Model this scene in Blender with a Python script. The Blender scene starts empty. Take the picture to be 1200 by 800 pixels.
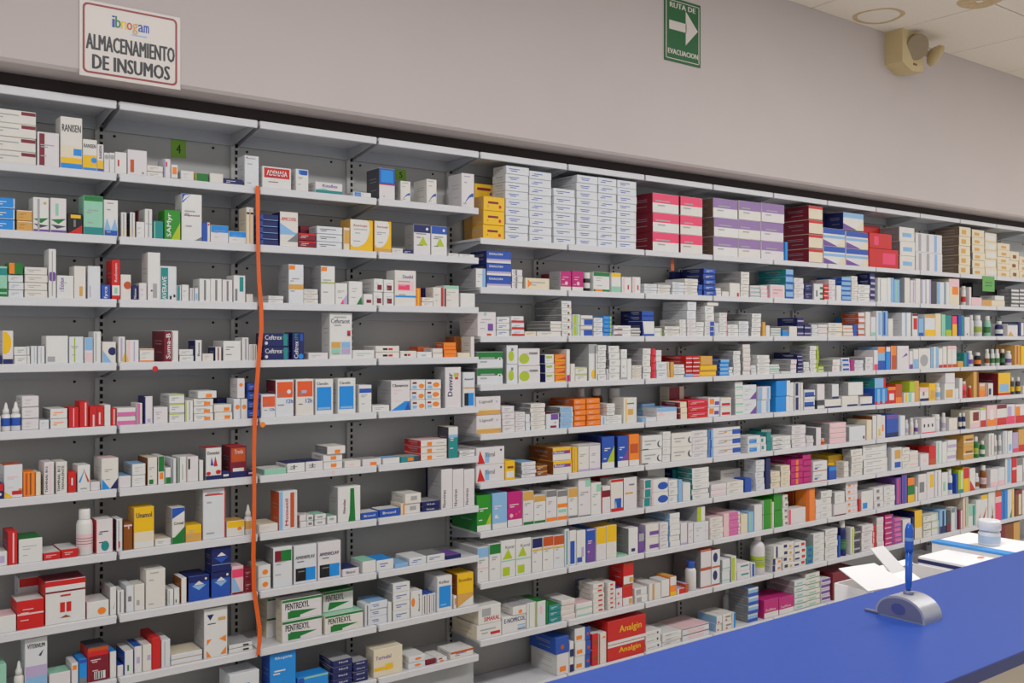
import bpy, bmesh, math, random
from mathutils import Vector, Matrix
random.seed(11)
S = bpy.context.scene
COL = S.collection

# ------------------------------------------------------------------ camera, light, exposure
YAW = math.radians(37.14); FPX = 1140.0; HOR = 394.0; ZC = 1.82; K = .92
cam_d = bpy.data.cameras.new('camera'); cam = bpy.data.objects.new('camera', cam_d); COL.objects.link(cam)
cam.location = (0, 0, ZC); cam.rotation_euler = (math.pi/2, 0, -YAW)
cam_d.sensor_width = 36; cam_d.lens = 36*FPX/1200; cam_d.shift_y = -6/1200; cam_d.clip_end = 100
S.camera = cam
S.view_settings.view_transform = 'Standard'; S.view_settings.look = 'None'
S.view_settings.gamma = 1; S.view_settings.use_curve_mapping = False
S.view_settings.exposure = 0.06
W = bpy.data.worlds.new('world'); S.world = W; W.use_nodes = True
W.node_tree.nodes['Background'].inputs[0].default_value = (1.0, .985, .97, 1)
W.node_tree.nodes['Background'].inputs[1].default_value = .58
CEIL = ZC+2.21*K
LAMPS = [(-1.2, 1.3), (1.7, 1.3), (4.6, 1.3), (7.4, 1.0), (10.0, 1.2)]
LAMP_W = 46.0
for (lx, ly) in LAMPS:
    ld = bpy.data.lights.new('ceiling_lamp_light', 'AREA'); ld.shape = 'RECTANGLE'; ld.size = 1.2; ld.size_y = .5
    ld.energy = LAMP_W; ld.color = (1.0, .985, .96)
    lo = bpy.data.objects.new('ceiling_lamp_light', ld); COL.objects.link(lo); lo.location = (lx, ly, CEIL-.03)

# ------------------------------------------------------------------ helpers
MATS = {}
def srgb(r, g, b):
    f = lambda c: (c/12.92 if c <= .04045 else ((c+.055)/1.055)**2.4)
    return (f(r/255), f(g/255), f(b/255), 1)
def mat(name, rgb, rough=.5, metal=0., noise=.05, scale=14., bump=0., trans=0.):
    if name in MATS: return MATS[name]
    m = bpy.data.materials.new(name); m.use_nodes = True; nt = m.node_tree; b = nt.nodes['Principled BSDF']
    c = srgb(*rgb)
    tc = nt.nodes.new('ShaderNodeTexCoord'); nz = nt.nodes.new('ShaderNodeTexNoise'); nz.inputs['Scale'].default_value = scale
    nz.inputs['Detail'].default_value = 3
    nt.links.new(tc.outputs['Object'], nz.inputs['Vector'])
    mx = nt.nodes.new('ShaderNodeMix'); mx.data_type = 'RGBA'
    mx.inputs[6].default_value = tuple(x*(1-noise) for x in c[:3])+(1,)
    mx.inputs[7].default_value = tuple(min(1, x*(1+noise)) for x in c[:3])+(1,)
    nt.links.new(nz.outputs['Fac'], mx.inputs[0]); nt.links.new(mx.outputs[2], b.inputs['Base Color'])
    b.inputs['Roughness'].default_value = rough; b.inputs['Metallic'].default_value = metal
    if trans: b.inputs['Transmission Weight'].default_value = trans
    if bump:
        bp = nt.nodes.new('ShaderNodeBump'); bp.inputs['Strength'].default_value = bump; bp.inputs['Distance'].default_value = .004
        nt.links.new(nz.outputs['Fac'], bp.inputs['Height']); nt.links.new(bp.outputs[0], b.inputs['Normal'])
    MATS[name] = m
    return m
PAL = dict(W=(222,221,219), C=(226,214,190), K=(28,26,28), N=(30,38,98), B=(40,84,178), A=(32,142,224), I=(140,184,224), T=(34,140,140),
           G=(28,122,52), H=(176,196,40), Y=(238,190,26), O=(242,134,40), R=(206,36,34), D=(126,26,46), P=(236,70,112), M=(192,36,120),
           V=(118,78,158), E=(128,128,130), F=(140,78,26), J=(150,204,178), U=(214,164,84), L=(186,170,206), Q=(232,196,200), X=(196,84,34), Z=(70,72,80),
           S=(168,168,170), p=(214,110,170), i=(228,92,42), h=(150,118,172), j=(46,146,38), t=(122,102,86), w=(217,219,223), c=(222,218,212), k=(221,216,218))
NAMES = dict(W='white', C='cream', K='black', N='navy', B='blue', A='azure', I='pale blue', T='teal', G='green', H='lime', Y='yellow', O='orange', R='red',
             D='maroon', P='pink', M='magenta', V='purple', E='grey', F='amber', J='mint', U='gold', L='lilac', Q='blush', X='rust', Z='charcoal', S='grey', p='rose', i='vermilion', h='mauve', j='green', t='taupe', w='white', c='white', k='white')
def ink(c): return mat('ink_'+NAMES[c].replace(' ', '_')+'_'+str(ord(c)), PAL[c], rough=.42, noise=.04)

class MB:
    def __init__(s): s.v = []; s.f = []; s.m = []; s.mats = []; s.smooth = []
    def mi(s, m):
        if m not in s.mats: s.mats.append(m)
        return s.mats.index(m)
    def poly(s, pts, m, sm=False):
        b = len(s.v); s.v += [tuple(p) for p in pts]; s.f.append(tuple(range(b, b+len(pts)))); s.m.append(s.mi(m)); s.smooth.append(sm)
    def box(s, x0, y0, z0, x1, y1, z1, m):
        b = len(s.v)
        s.v += [(x0,y0,z0),(x1,y0,z0),(x1,y1,z0),(x0,y1,z0),(x0,y0,z1),(x1,y0,z1),(x1,y1,z1),(x0,y1,z1)]
        for q in ((0,3,2,1),(4,5,6,7),(0,1,5,4),(1,2,6,5),(2,3,7,6),(3,0,4,7)):
            s.f.append(tuple(b+i for i in q)); s.m.append(s.mi(m)); s.smooth.append(False)
    def cbox(s, x0, y0, z0, x1, y1, z1, c, mf, ms=None, mt=None):
        """box with chamfered edges; mf front/back, ms sides, mt top/bottom"""
        ms = ms or mf; mt = mt or mf
        c = min(c, (x1-x0)*.2, (y1-y0)*.2, (z1-z0)*.2)
        X = (x0, x1); Y = (y0, y1); Z = (z0, z1); sx = lambda i: c if i == 0 else -c
        b = len(s.v); idx = {}
        for i in (0,1):
            for j in (0,1):
                for k in (0,1):
                    for a in range(3):
                        p = [X[i]+(0 if a == 0 else sx(i)), Y[j]+(0 if a == 1 else sx(j)), Z[k]+(0 if a == 2 else sx(k))]
                        idx[(i,j,k,a)] = len(s.v); s.v.append(tuple(p))
        def add(q, m, flip=False):
            s.f.append(tuple(q[::-1]) if flip else tuple(q)); s.m.append(s.mi(m)); s.smooth.append(False)
        for i in (0,1): add([idx[(i,j,k,0)] for j,k in ((0,0),(0,1),(1,1),(1,0))], ms, i == 1)
        for j in (0,1): add([idx[(i,j,k,1)] for i,k in ((0,0),(1,0),(1,1),(0,1))], mf, j == 1)
        for k in (0,1): add([idx[(i,j,k,2)] for i,j in ((0,0),(0,1),(1,1),(1,0))], mt, k == 1)
        for i in (0,1):
            for j in (0,1): add([idx[(i,j,0,0)], idx[(i,j,0,1)], idx[(i,j,1,1)], idx[(i,j,1,0)]], ms, (i+j) % 2 == 1)
            for k in (0,1): add([idx[(i,0,k,0)], idx[(i,1,k,0)], idx[(i,1,k,2)], idx[(i,0,k,2)]], mt, (i+k) % 2 == 1)
        for j in (0,1):
            for k in (0,1): add([idx[(0,j,k,1)], idx[(0,j,k,2)], idx[(1,j,k,2)], idx[(1,j,k,1)]], mf, (j+k) % 2 == 1)
        for i in (0,1):
            for j in (0,1):
                for k in (0,1): add([idx[(i,j,k,0)], idx[(i,j,k,1)], idx[(i,j,k,2)]], mf, (i+j+k) % 2 == 1)
    def lathe(s, prof, m, cx=0, cy=0, n=20, cap=True):
        b = len(s.v)
        for r, z in prof:
            for i in range(n):
                a = 2*math.pi*i/n; s.v.append((cx+r*math.cos(a), cy+r*math.sin(a), z))
        for j in range(len(prof)-1):
            for i in range(n):
                k = (i+1) % n
                s.f.append((b+j*n+i, b+j*n+k, b+(j+1)*n+k, b+(j+1)*n+i)); s.m.append(s.mi(m)); s.smooth.append(True)
        if cap:
            s.f.append(tuple(b+i for i in range(n))[::-1]); s.m.append(s.mi(m)); s.smooth.append(False)
            t = b+(len(prof)-1)*n
            s.f.append(tuple(t+i for i in range(n))); s.m.append(s.mi(m)); s.smooth.append(False)
    def prism(s, pts, axis, a, b_, m):
        """extrude closed 2D outline (ccw) along axis from a to b_; pts in remaining axes order"""
        def P(p, t):
            if axis == 'x': return (t, p[0], p[1])
            if axis == 'y': return (p[0], t, p[1])
            return (p[0], p[1], t)
        n = len(pts); b = len(s.v)
        s.v += [P(p, a) for p in pts]+[P(p, b_) for p in pts]
        s.f.append(tuple(b+i for i in range(n))[::-1]); s.f.append(tuple(b+n+i for i in range(n)))
        s.m += [s.mi(m)]*2; s.smooth += [False]*2
        for i in range(n):
            k = (i+1) % n
            s.f.append((b+i, b+k, b+n+k, b+n+i)); s.m.append(s.mi(m)); s.smooth.append(False)
    def build(s, name, parent=None, loc=None, rot=None, fix=True):
        me = bpy.data.meshes.new(name); me.from_pydata(s.v, [], s.f)
        for m in s.mats: me.materials.append(m)
        me.polygons.foreach_set('material_index', s.m); me.polygons.foreach_set('use_smooth', s.smooth)
        if fix:
            bm = bmesh.new(); bm.from_mesh(me); bmesh.ops.recalc_face_normals(bm, faces=bm.faces); bm.to_mesh(me); bm.free()
        me.update()
        o = bpy.data.objects.new(name, me); COL.objects.link(o)
        if parent: o.parent = parent
        if loc: o.location = loc
        if rot: o.rotation_euler = rot
        return o
def empty(name, loc=(0,0,0), rz=0):
    o = bpy.data.objects.new(name, None); COL.objects.link(o); o.location = loc; o.rotation_euler = (0,0,rz); o.empty_display_size = .05
    return o
def tag(o, label, cat, group=None):
    o['label'] = label; o['category'] = cat
    if group: o['group'] = group
    return o
def struct(o, label=None, cat=None):
    o['kind'] = 'structure'
    if label: o['label'] = label
    if cat: o['category'] = cat
    return o

# lettering outlines, normalised to the unit square
GLYPH = {}
def glyphs(texts):
    obs = []
    for t in texts:
        cu = bpy.data.curves.new('t', 'FONT'); cu.body = t; cu.size = 1; cu.resolution_u = 2; cu.space_character = 1.03
        o = bpy.data.objects.new('t', cu); COL.objects.link(o); obs.append((t, o, cu))
    bpy.context.view_layer.update(); dg = bpy.context.evaluated_depsgraph_get()
    for t, o, cu in obs:
        me = bpy.data.meshes.new_from_object(o.evaluated_get(dg))
        xs = [v.co.x for v in me.vertices]; ys = [v.co.y for v in me.vertices]
        x0, x1, y0, y1 = min(xs), max(xs), min(ys), max(ys)
        GLYPH[t] = ([((v.co.x-x0)/(x1-x0), (v.co.y-y0)/(y1-y0)) for v in me.vertices], [tuple(p.vertices) for p in me.polygons])
        bpy.data.meshes.remove(me)
    for t, o, cu in obs:
        bpy.data.objects.remove(o); bpy.data.curves.remove(cu)
def put_text(mb, t, m, f, u0, v0, u1, v1, vert=False, bold=.09):
    """f maps (u,v) to a 3D point"""
    vs, fs = GLYPH[t]
    bw = bold*.55/max(1, len(t))       # stroke weight: the outline laid down again slightly offset
    offs = ((-bw, 0), (bw, 0), (0, bold*.06), (0, -bold*.06)) if bold else ((0, 0),)
    for ly, (dx, dy) in enumerate(offs):
        b = len(mb.v)
        for (x, y) in vs:
            x, y = x+dx, y+dy
            if vert: p = f(u1-y*(u1-u0), v0+x*(v1-v0))
            else: p = f(u0+x*(u1-u0), v0+y*(v1-v0))
            mb.v.append((p[0], p[1]-ly*.00004, p[2]))
        for q in fs:
            mb.f.append(tuple(b+i for i in q)); mb.m.append(mb.mi(m)); mb.smooth.append(False)

# picture geometry used to read real positions off the shelf plane
def wdist(x, d): return d/(math.cos(YAW)-math.sin(YAW)*(x-600)/FPX)
def X_at(x, d): return d*math.tan(math.atan((x-600)/FPX)+YAW)
def Z_at(x, y, d): return ZC+(HOR-y)*wdist(x, d)/FPX

# ------------------------------------------------------------------ shelving dimensions
FRONT = 4.125*K; BACK = 4.435*K; BAYW = .6*K; X0 = 1.112*K; UNIT = .2568*K; LIP = .031*K
bayx = lambda k: X0+BAYW*k
LROWS = [ZC+UNIT*(2.58-i) for i in range(10)]
RROWS = [ZC+UNIT*q for q in (1.99, .99, 0, -.985, -1.985, -2.975, -3.965, -5.0, -6.16, -7.32)]
CANOPY = ZC+UNIT*3.72
FLOOR = 0.0

# ------------------------------------------------------------------ the room
m_wall = mat('painted_plaster', (199,189,187), rough=.8, noise=.03, scale=3, bump=.05)
m_ceil = mat('ceiling_tile', (238,229,215), rough=.9, noise=.06, scale=60, bump=.25)
m_dark = mat('dark_brown_board', (44,32,28), rough=.6, noise=.15)
m_panel = mat('grey_back_panel', (182,182,180), rough=.55, noise=.04, scale=6)
m_steel = mat('light_grey_steel', (214,214,218), rough=.42, noise=.03)
m_under = mat('grey_steel', (176,179,183), rough=.5, noise=.03)
m_black = mat('black_slot', (14,13,13), rough=.8)
m_floor = mat('floor_tile', (214,209,200), rough=.35, noise=.05, scale=4)
XL, XR = -3.2, 12.0
b = MB(); b.box(XL, -2.5, -.1, XR, 4.5, 0, m_floor); struct(b.build('floor'))
b = MB(); b.box(XL, 4.3, 0, XR, 4.45, CEIL, m_wall); struct(b.build('wall_back'))
SOF = 4.0*K; SOFZ = ZC+1.02*K
b = MB(); b.cbox(XL, SOF, SOFZ, XR, 4.3, CEIL+.011, .012, m_wall); sof = struct(b.build('wall_soffit'))
b = MB(); b.box(XL, 4.18*K, CANOPY+.001, XR, 4.18*K+.03, SOFZ, m_dark); struct(b.build('trim_1'))
# ceiling: slab, tiles in a grid with recessed joints
b = MB(); b.box(XL, -2.5, CEIL+.012, XR, 4.5, CEIL+.1, mat('ceiling_grid', (170,164,156), rough=.8)); ceil = struct(b.build('ceiling'))
m_stain = mat('water_stain', (206,182,142), rough=.95, noise=.25, scale=25)
TX = [K*(5.566-.89*3+.885*i) for i in range(0, 9)]; TY = [SOF+.0045]+[K*q for q in ( 3.217, 2.33, 1.44)]
for i in range(len(TX)-1):
    for j in range(len(TY)-1):
        b = MB(); b.cbox(TX[i]+.005, TY[j+1]+.005, CEIL-.004, TX[i+1]-.005, TY[j]-.005, CEIL+.011, .004, m_ceil)
        b.build('ceiling_tile', ceil)
def stain(cx, cy, r0, r1):
    b = MB(); n = 30
    for i in range(n):
        a, c = 2*math.pi*i/n, 2*math.pi*(i+1)/n
        wob = lambda t, r: (cx+r*(1+.08*math.sin(3*t))*math.cos(t), cy+r*(1+.06*math.cos(2*t))*math.sin(t), CEIL-.0045)
        b.poly([wob(a, r0), wob(a, r1), wob(c, r1), wob(c, r0)], m_stain)
    o = b.build('water_stain', ceil, fix=False)
def on_ceiling(x, y):
    w = FPX*(CEIL-ZC)/(HOR-y); lat = (x-600)*w/FPX
    return w*math.sin(YAW)+lat*math.cos(YAW), w*math.cos(YAW)-lat*math.sin(YAW)
cx, cy = on_ceiling(1030, 18); stain(cx, cy, .13, .16)
cx, cy = on_ceiling(1148, 1); stain(cx, cy, .02, .13)
# ceiling luminaires over the aisle (the lamps of the room)
m_lamp = bpy.data.materials.new('lamp_diffuser'); m_lamp.use_nodes = True
e = m_lamp.node_tree.nodes['Principled BSDF']; e.inputs['Emission Color'].default_value = (1, .98, .95, 1); e.inputs['Emission Strength'].default_value = 2.0
for i, (lx, ly) in enumerate(LAMPS):
    t = empty('ceiling_light', (lx, ly, CEIL)); tag(t, ['first','second','third','fourth','fifth'][i]+' fluorescent ceiling panel from the left over the aisle', 'light', 'ceiling lights over the aisle')
    b = MB(); b.box(-.62,-.27,-.02,.62,-.25,0,m_steel); b.box(-.62,.25,-.02,.62,.27,0,m_steel); b.box(-.62,-.25,-.02,-.6,.25,0,m_steel); b.box(.6,-.25,-.02,.62,.25,0,m_steel); b.build('frame', t)
    b = MB(); b.box(-.6,-.25,-.012,.6,.25,-.002,m_lamp); b.build('diffuser', t)

# ------------------------------------------------------------------ shelving bays
ORD = ['zeroth','first','second','third','fourth','fifth','sixth','seventh','eighth','ninth','tenth','eleventh','twelfth','thirteenth','fourteenth','fifteenth','sixteenth','seventeenth','eighteenth','nineteenth','twentieth','twenty-first','twenty-second','twenty-third','twenty-fourth']
def shelf_mesh():
    b = MB(); g = .004
    b.box(g, 0, -.012, BAYW-g, BACK-FRONT-.016, 0, m_steel)                # deck
    b.cbox(.006, -.004, -LIP, BAYW-.006, .008, .002, .002, m_steel)              # lip
    b.box(g, BACK-FRONT-.03, -.062, BAYW-g, BACK-FRONT-.016, -.012, m_under)  # back flange
    return b
def bracket_mesh(x):
    b = MB(); D = BACK-FRONT
    b.prism([(.02,-.013),(.02,-.026),(D-.018,-.068),(D-.018,-.013)], 'x', x, x+.004, m_under)
    return b
sh_o = shelf_mesh().build('shelf'); brL = bracket_mesh(.012).build('bracket'); brR = bracket_mesh(BAYW-.016).build('bracket')
SH_ME, BRL_ME, BRR_ME = sh_o.data, brL.data, brR.data
for o in (sh_o, brL, brR): bpy.data.objects.remove(o)
def inst(name, me, parent, loc):
    o = bpy.data.objects.new(name, me); COL.objects.link(o); o.parent = parent; o.location = loc; return o
def upright_mesh():
    b = MB(); b.box(.0005, 0, -.9, .0175, .03, CANOPY-1.0+.02, m_panel)
    return b
up_o = upright_mesh().build('upright'); UP_ME = up_o.data; bpy.data.objects.remove(up_o)
b = MB(); z = -.85
while z < CANOPY-1.0:
    b.box(.0005, -.0012, z, .0115, .001, z+.017, m_black); z += .0285
so = b.build('slots'); SL_ME = so.data; bpy.data.objects.remove(so)
b = MB(); b.lathe([(.005,0),(.005,.004),(.003,.006)], m_black, n=8); cl = b.build('clip'); CL_ME = cl.data; bpy.data.objects.remove(cl)
PN_ME = None
for k in range(-2, 14):
    rows = [CANOPY]+(LROWS if k < 3 else RROWS)
    t = empty('shelving_bay', (bayx(k), FRONT, 0))
    n = k+2
    tag(t, 'grey metal wall shelving, %s bay from the left' % ORD[n] if n >= 1 else 'grey metal wall shelving bay at the far left edge', 'shelving', 'wall shelving bays')
    b = MB(); b.box(.003, BACK-FRONT-.012, .08, BAYW-.003, BACK-FRONT, CANOPY-.015, m_panel); b.build('back_panel', t)
    inst('upright', UP_ME, t, (BAYW-.018, BACK-FRONT-.03, 1.0)); u = inst('upright', UP_ME, t, (0, BACK-FRONT-.03, 1.0)); inst('slots', SL_ME, u, (0, 0, 0))['kind'] = 'stuff'
    for z in rows:
        s = inst('shelf', SH_ME, t, (0, 0, z))
        inst('bracket', BRL_ME, s, (0, 0, 0)); inst('bracket', BRR_ME, s, (0, 0, 0))
        for cxx in (.06, BAYW-.09):
            c = inst('clip', CL_ME, s, (cxx, BACK-FRONT-.0125, -.078)); c.rotation_euler = (math.pi/2, 0, 0)
    b = MB(); b.box(.0, .05, 0, BAYW, .07, min(rows)-.02, m_under); b.build('kick_plate', t)
# ------------------------------------------------------------------ the stock
# one line per column of packs: x-left x-right y-top count colour [prints and options]; positions read along the shelf front
# T/B/M bands, LF/RT side stripes, o dot, q panel, g triangle, x text, y upright text, l fine print, S side, P top, sb set back, dp depth, yb bottom
STOCK = {}
STOCK['L1'] = '''
-30 43 122 4 W q:D:.76:.68:1:.95 dp=.16 l
44 70 153 1 W LF:D:.07:.32 l
71 97 135 1 W x:RANISEN:K:.06:.72:.94:.86 q:C:.02:.2:.98:.45 M:Y:.11:.22 B:A:.11 q:A:.6:.27:.98:.4
97 114 162 1 W x:RANISEN:K:.06:.74:.94:.86 M:Y:.1:.5 B:A:.1 o:A:.8:.35:.09
114 122 168 1 W y:RANISEN:K:.3:.5:.75:.95 M:Y:.12:.42 B:B:.12
122 128.5 178 1 W o:S:.5:.8:.12
128.5 135 178 1 W o:S:.5:.8:.12
135 149 177 1 W q:R:.2:.35:.35:.65
150 173 174 1 W q:X:.12:.12:.32:.62 o:E:.8:.12:.04
173 192 192.5 2 W l
192.5 200.5 185 1 W LF:B:0:.12 q:R:.25:.6:.5:.85
201 209 192 1 W q:O:.15:.35:.85:.85 B:N:.08
212 228 199 1 W RT:Y:.93:1 l
229 245 202 1 G LF:Y:0:.06
246 262 202 1 W
262 285 208 1 N lw
287 304 181 1 W o:R:.15:.93:.03 ls
308 342 193.5 1 W q:R:.05:.5:.95:.95 x:ADENASA:W:.14:.6:.86:.85 ld
347 362 197 1 W q:A:.2:.78:.95:.97 q:B:.35:.75:.9:.95 l
370 402 212 1 W B:T:.33 g:J:.05:.33:.5:.33:.3:.5 x:Kinaflex:V:.26:.6:.82:.86
414 435 224 1 W LF:A:.05:.42 l
444 463 196 1 W T:B:.5 q:A:.1:.55:.9:.95 M:R:.47:.5 S:Z o:E:.3:.1:.02 dp=.12
470 482 211 1 W a:B ls P:B dp=.12
500 512 209 1 W a:B ls P:B dp=.12
541 556 202 1 W a:B ls P:B dp=.12
'''
STOCK['L2'] = '''
-6 18 230 3 A RT:W:.94:1 B:W:.06 lw
20 39 245 2 U T:W:.08 lf
39 58 230 1 W g:G:.0:.38:1:.42:.5:.26 g:Z:.0:.24:1:.2:.4:.12 B:V:.08 LF:S:.25:.4 o:U:.75:.85:.04
59 78 231 1 W g:G:.0:.38:1:.42:.5:.26 g:Z:.0:.24:1:.2:.4:.12 B:V:.08 q:J:.3:.5:.5:.85
79 97 249 1 K q:Y:.2:.78:.9:.95 g:R:0:0:1:0:1:.45 q:E:.4:.35:.55:.7
98 121 228 1 J T:G:.13 B:T:.2 l
122 139 233 1 W q:B:.02:.02:.98:.16 g:I:.0:.16:.5:.16:.2:.5 g:I:.5:.16:1:.16:.8:.5 ls
142 149 248 1 W B:C:.4 LF:S:.35:.6 S:S
152 159 248 1 W B:C:.4 LF:S:.35:.6 S:Z
160 170 259 1 W l
161 172 246 1 D sb=.16
170 179 244 1 W LF:S:.4:.6 M:S:.49:.51
180 192 258 1 T LF:J:.05:.15
193 212 245 1 j g:H:1:0:1:.6:.4:0 y:SAMyr:W:.12:.1:.48:.9
213 237 226 1 W g:B:0:1:.45:1:0:.8 g:W:.12:.97:.45:1:0:.84 g:E:1:0:.6:0:1:.1 x:Supracid:D:.12:.52:.88:.57 l
237 243 260 1 B
243 246.5 260 1 W o:R:.5:.9:.05
247 268 263 1 W T:A:.4 l
268.5 289 270 1 W T:A:.45 l
289 298 242 1 C M:N:.82:.87 M:W:.87:1 LF:U:.4:.55
306 327 250 5 N B:I:.1 LF:B:.0:.12 S:B
328 350 247 1 W x:AMCOXIL:R:.08:.75:.92:.85 g:I:0:.68:0:.35:1:.35 q:I:.0:.35:1:.42 g:E:1:.15:1:.42:.4:.15 S:N
350.5 371 272 2 D T:R:.25 lq S:D
352 371 264 1 D sb=.1
372 402 264 3 W lk
403.5 410.5 266 1 C M:U:.3:.9
411 438 256 1 Y e:W:-.4:.12:.86:1.35 l x:Avericept:X:.12:.76:.75:.86 S:U dp=.1
439 459 258 1 Y e:W:-.4:.14:.88:1.35 l x:Avericept:X:.12:.76:.8:.86 S:U B:U:.12
460 473 290 1 W l
473 485 292 1 N lw
485 505 262 1 W T:N:.26 o:W:.8:.87:.05 g:H:.28:.32:.82:.32:.55:.62 P:N S:S lt
505.5 524 264 1 W T:B:.26 o:W:.8:.87:.05 g:H:.28:.32:.82:.32:.55:.62 P:B lt
526 538 296 1 W l
539 557 297 1 W l
'''
STOCK['L3'] = '''
-10 9 311 1 J M:T:.72:.95 B:G:.28 M:J:.1:.16
10 28 321 3 W l
10 27 307 1 G LF:O:0:.4 yb=321
29 56 312 4 W l
57 66 291 1 W o:V:.5:.44:.1 LF:S:.4:.55
67 87 322 1 W y:Eurax:V:.14:.4:.4:.92 l
87 101 311 1 W q:U:.45:.08:.75:.38
103 118 311 1 W q:L:.1:.05:.2:.4
119 130 333 1 B y:fyca:W:.25:.05:.75:.9
131 141 304 1 R M:W:.1:.36 q:J:.3:.15:.7:.3 y:Redoxam:Q:.3:.45:.65:.92
141.5 154 321 1 W o:X:.7:.58:.16
155 162 334 1 N y:Nexon:W:.3:.1:.75:.8
163 172 331 1 W l
173 188 295 1 W q:S:.4:.05:.75:.35 o:D:.3:.2:.02
188 207.5 311 1 W LF:T:.02:.48 y:AVERAVE:W:.1:.04:.38:.7 q:K:.58:.04:.7:.14 q:K:.82:.1:.94:.18
208 213 334 1 W LF:T:0:.7
213.5 222 333 1 W l
223 228 337 1 W LF:E:.4:.6
228.5 233 337 1 W q:I:.2:.1:.8:.6
234 247 326 1 W LF:E:.4:.6
247 260.5 326 1 W LF:E:.4:.6
261 273 327 1 W LF:E:.4:.6
274 288 322 1 W q:T:.5:.4:.85:.95 q:E:.1:.05:.3:.5
289 297 344 1 W
315 333 346 2 W l dp=.11
338 356 309 1 W q:O:.02:.87:.42:.98 M:U:.36:.49 l S:S dp=.11
356.5 374 338 3 W l
376 393 311 1 W q:O:.02:.87:.42:.98 M:H:.54:.58 l S:S dp=.11
393.5 408 331 1 W g:L:1:0:.4:0:1:.5 g:P:.7:0:.4:0:.65:.25 l
409 425 329 1 W g:G:1:0:.55:0:.95:.38 l
426 437 344 1 W q:D:.3:.2:.85:.5
438 449 326 2 W q:D:.35:.15:.85:.55 l dp=.15
450 462 327 2 W q:D:.3:.15:.8:.55 l
463 488 316 1 W q:Q:.12:.42:.9:.7 q:P:.15:.45:.7:.6 M:A:.24:.29 x:Dinofol:V:.36:.78:.85:.88 l
488.5 494 337 1 O LF:Y:.3:.6
494.5 508 348 2 W l dp=.07
496 512 337 1 N sb=.08
508.5 520 336 1 W RT:R:.8:1 l
520.5 538 334 1 W LF:D:0:.12 T:J:.14 l
540 557 343 1 W
'''
STOCK['L4'] = '''
-5 2.5 416 1 N
3 16 387 1 W e:Y:-.5:.3:.85:.98 B:N:.15
17 36 406 2 W l RT:S:.8:.85
36.5 44 405 1 W LF:S:.5:.6
44.5 53 405 1 W LF:S:.4:.5
54 80 393 1 W q:S:.05:.06:.4:.25
81 98 394 1 W LF:H:.32:.42 l
99 109 395 1 W T:I:.5 q:Q:.1:.05:.9:.4
110 119 388 1 W LF:S:.2:.35
120 136 400 1 W o:N:.75:.55:.2 g:I:0:0:.7:0:0:.6
139 147 394 1 W g:Y:.4:0:1:0:1:.4 LF:L:.3:.6
148 163 398 1 W LF:Q:.08:.3 g:Y:0:0:.2:0:0:.4 LF:L:.6:.7
164 181 408 1 W M:O:.0:.12 T:U:.1 l
193 210 387 1 W LF:D:0:.52 RT:D:.56:.6 y:Suma-B:W:.1:.1:.42:.92 S:D dp=.16
211 228 409 2 W l
228.5 237 398 1 W y:Bienex:Z:.35:.25:.7:.9 S:N
237.5 251 414 1 W lr
252 260 406 1 W LF:D:.4:.6 S:N
262 283 399 1 W lk dp=.12
284 292 395 1 W LF:S:.4:.7
292.5 297 403 1 W LF:E:.4:.6
297.5 302 403 1 W LF:E:.4:.6
309.5 340 390 2 N x:Ceftrex:W:.05:.52:.72:.88 x:IM:T:.76:.58:.95:.82 o:W:.1:.25:.13 RT:T:.78:.94
343 357 389 1 N y:Ceftrex:W:.12:.05:.48:.68 y:IM:T:.15:.74:.45:.95 q:B:.65:.7:.9:.95 o:A:.72:.12:.1
362 385 413 1 W lj
387 413.5 366 1 W x:Cefuracet:Z:.05:.78:.9:.88 q:U:.06:.24:.48:.37 q:I:.52:.24:.92:.37 q:J:.06:.1:.48:.23 q:L:.52:.1:.92:.23 q:R:.78:.5:.93:.62 q:N:.8:.52:.9:.55 ls
413.5 439 410 1 W lj
441 469 405 2 W q:K:.3:.3:.5:.65 q:R:.54:.3:.72:.65 dp=.12
470 489 411 1 W q:K:.22:.3:.4:.6 q:R:.44:.3:.62:.6
489.5 507 412 1 W q:I:.3:.3:.6:.55 dp=.08
490 505 406 1 X sb=.1
508 520 408 2 W
521 536 401 2 O M:X:.45:.5 S:X dp=.08
533 549 394 1 F LF:U:.45:.6 sb=.1
536.5 551 413 1 C dp=.08
552 556.5 394 1 W
'''
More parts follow.
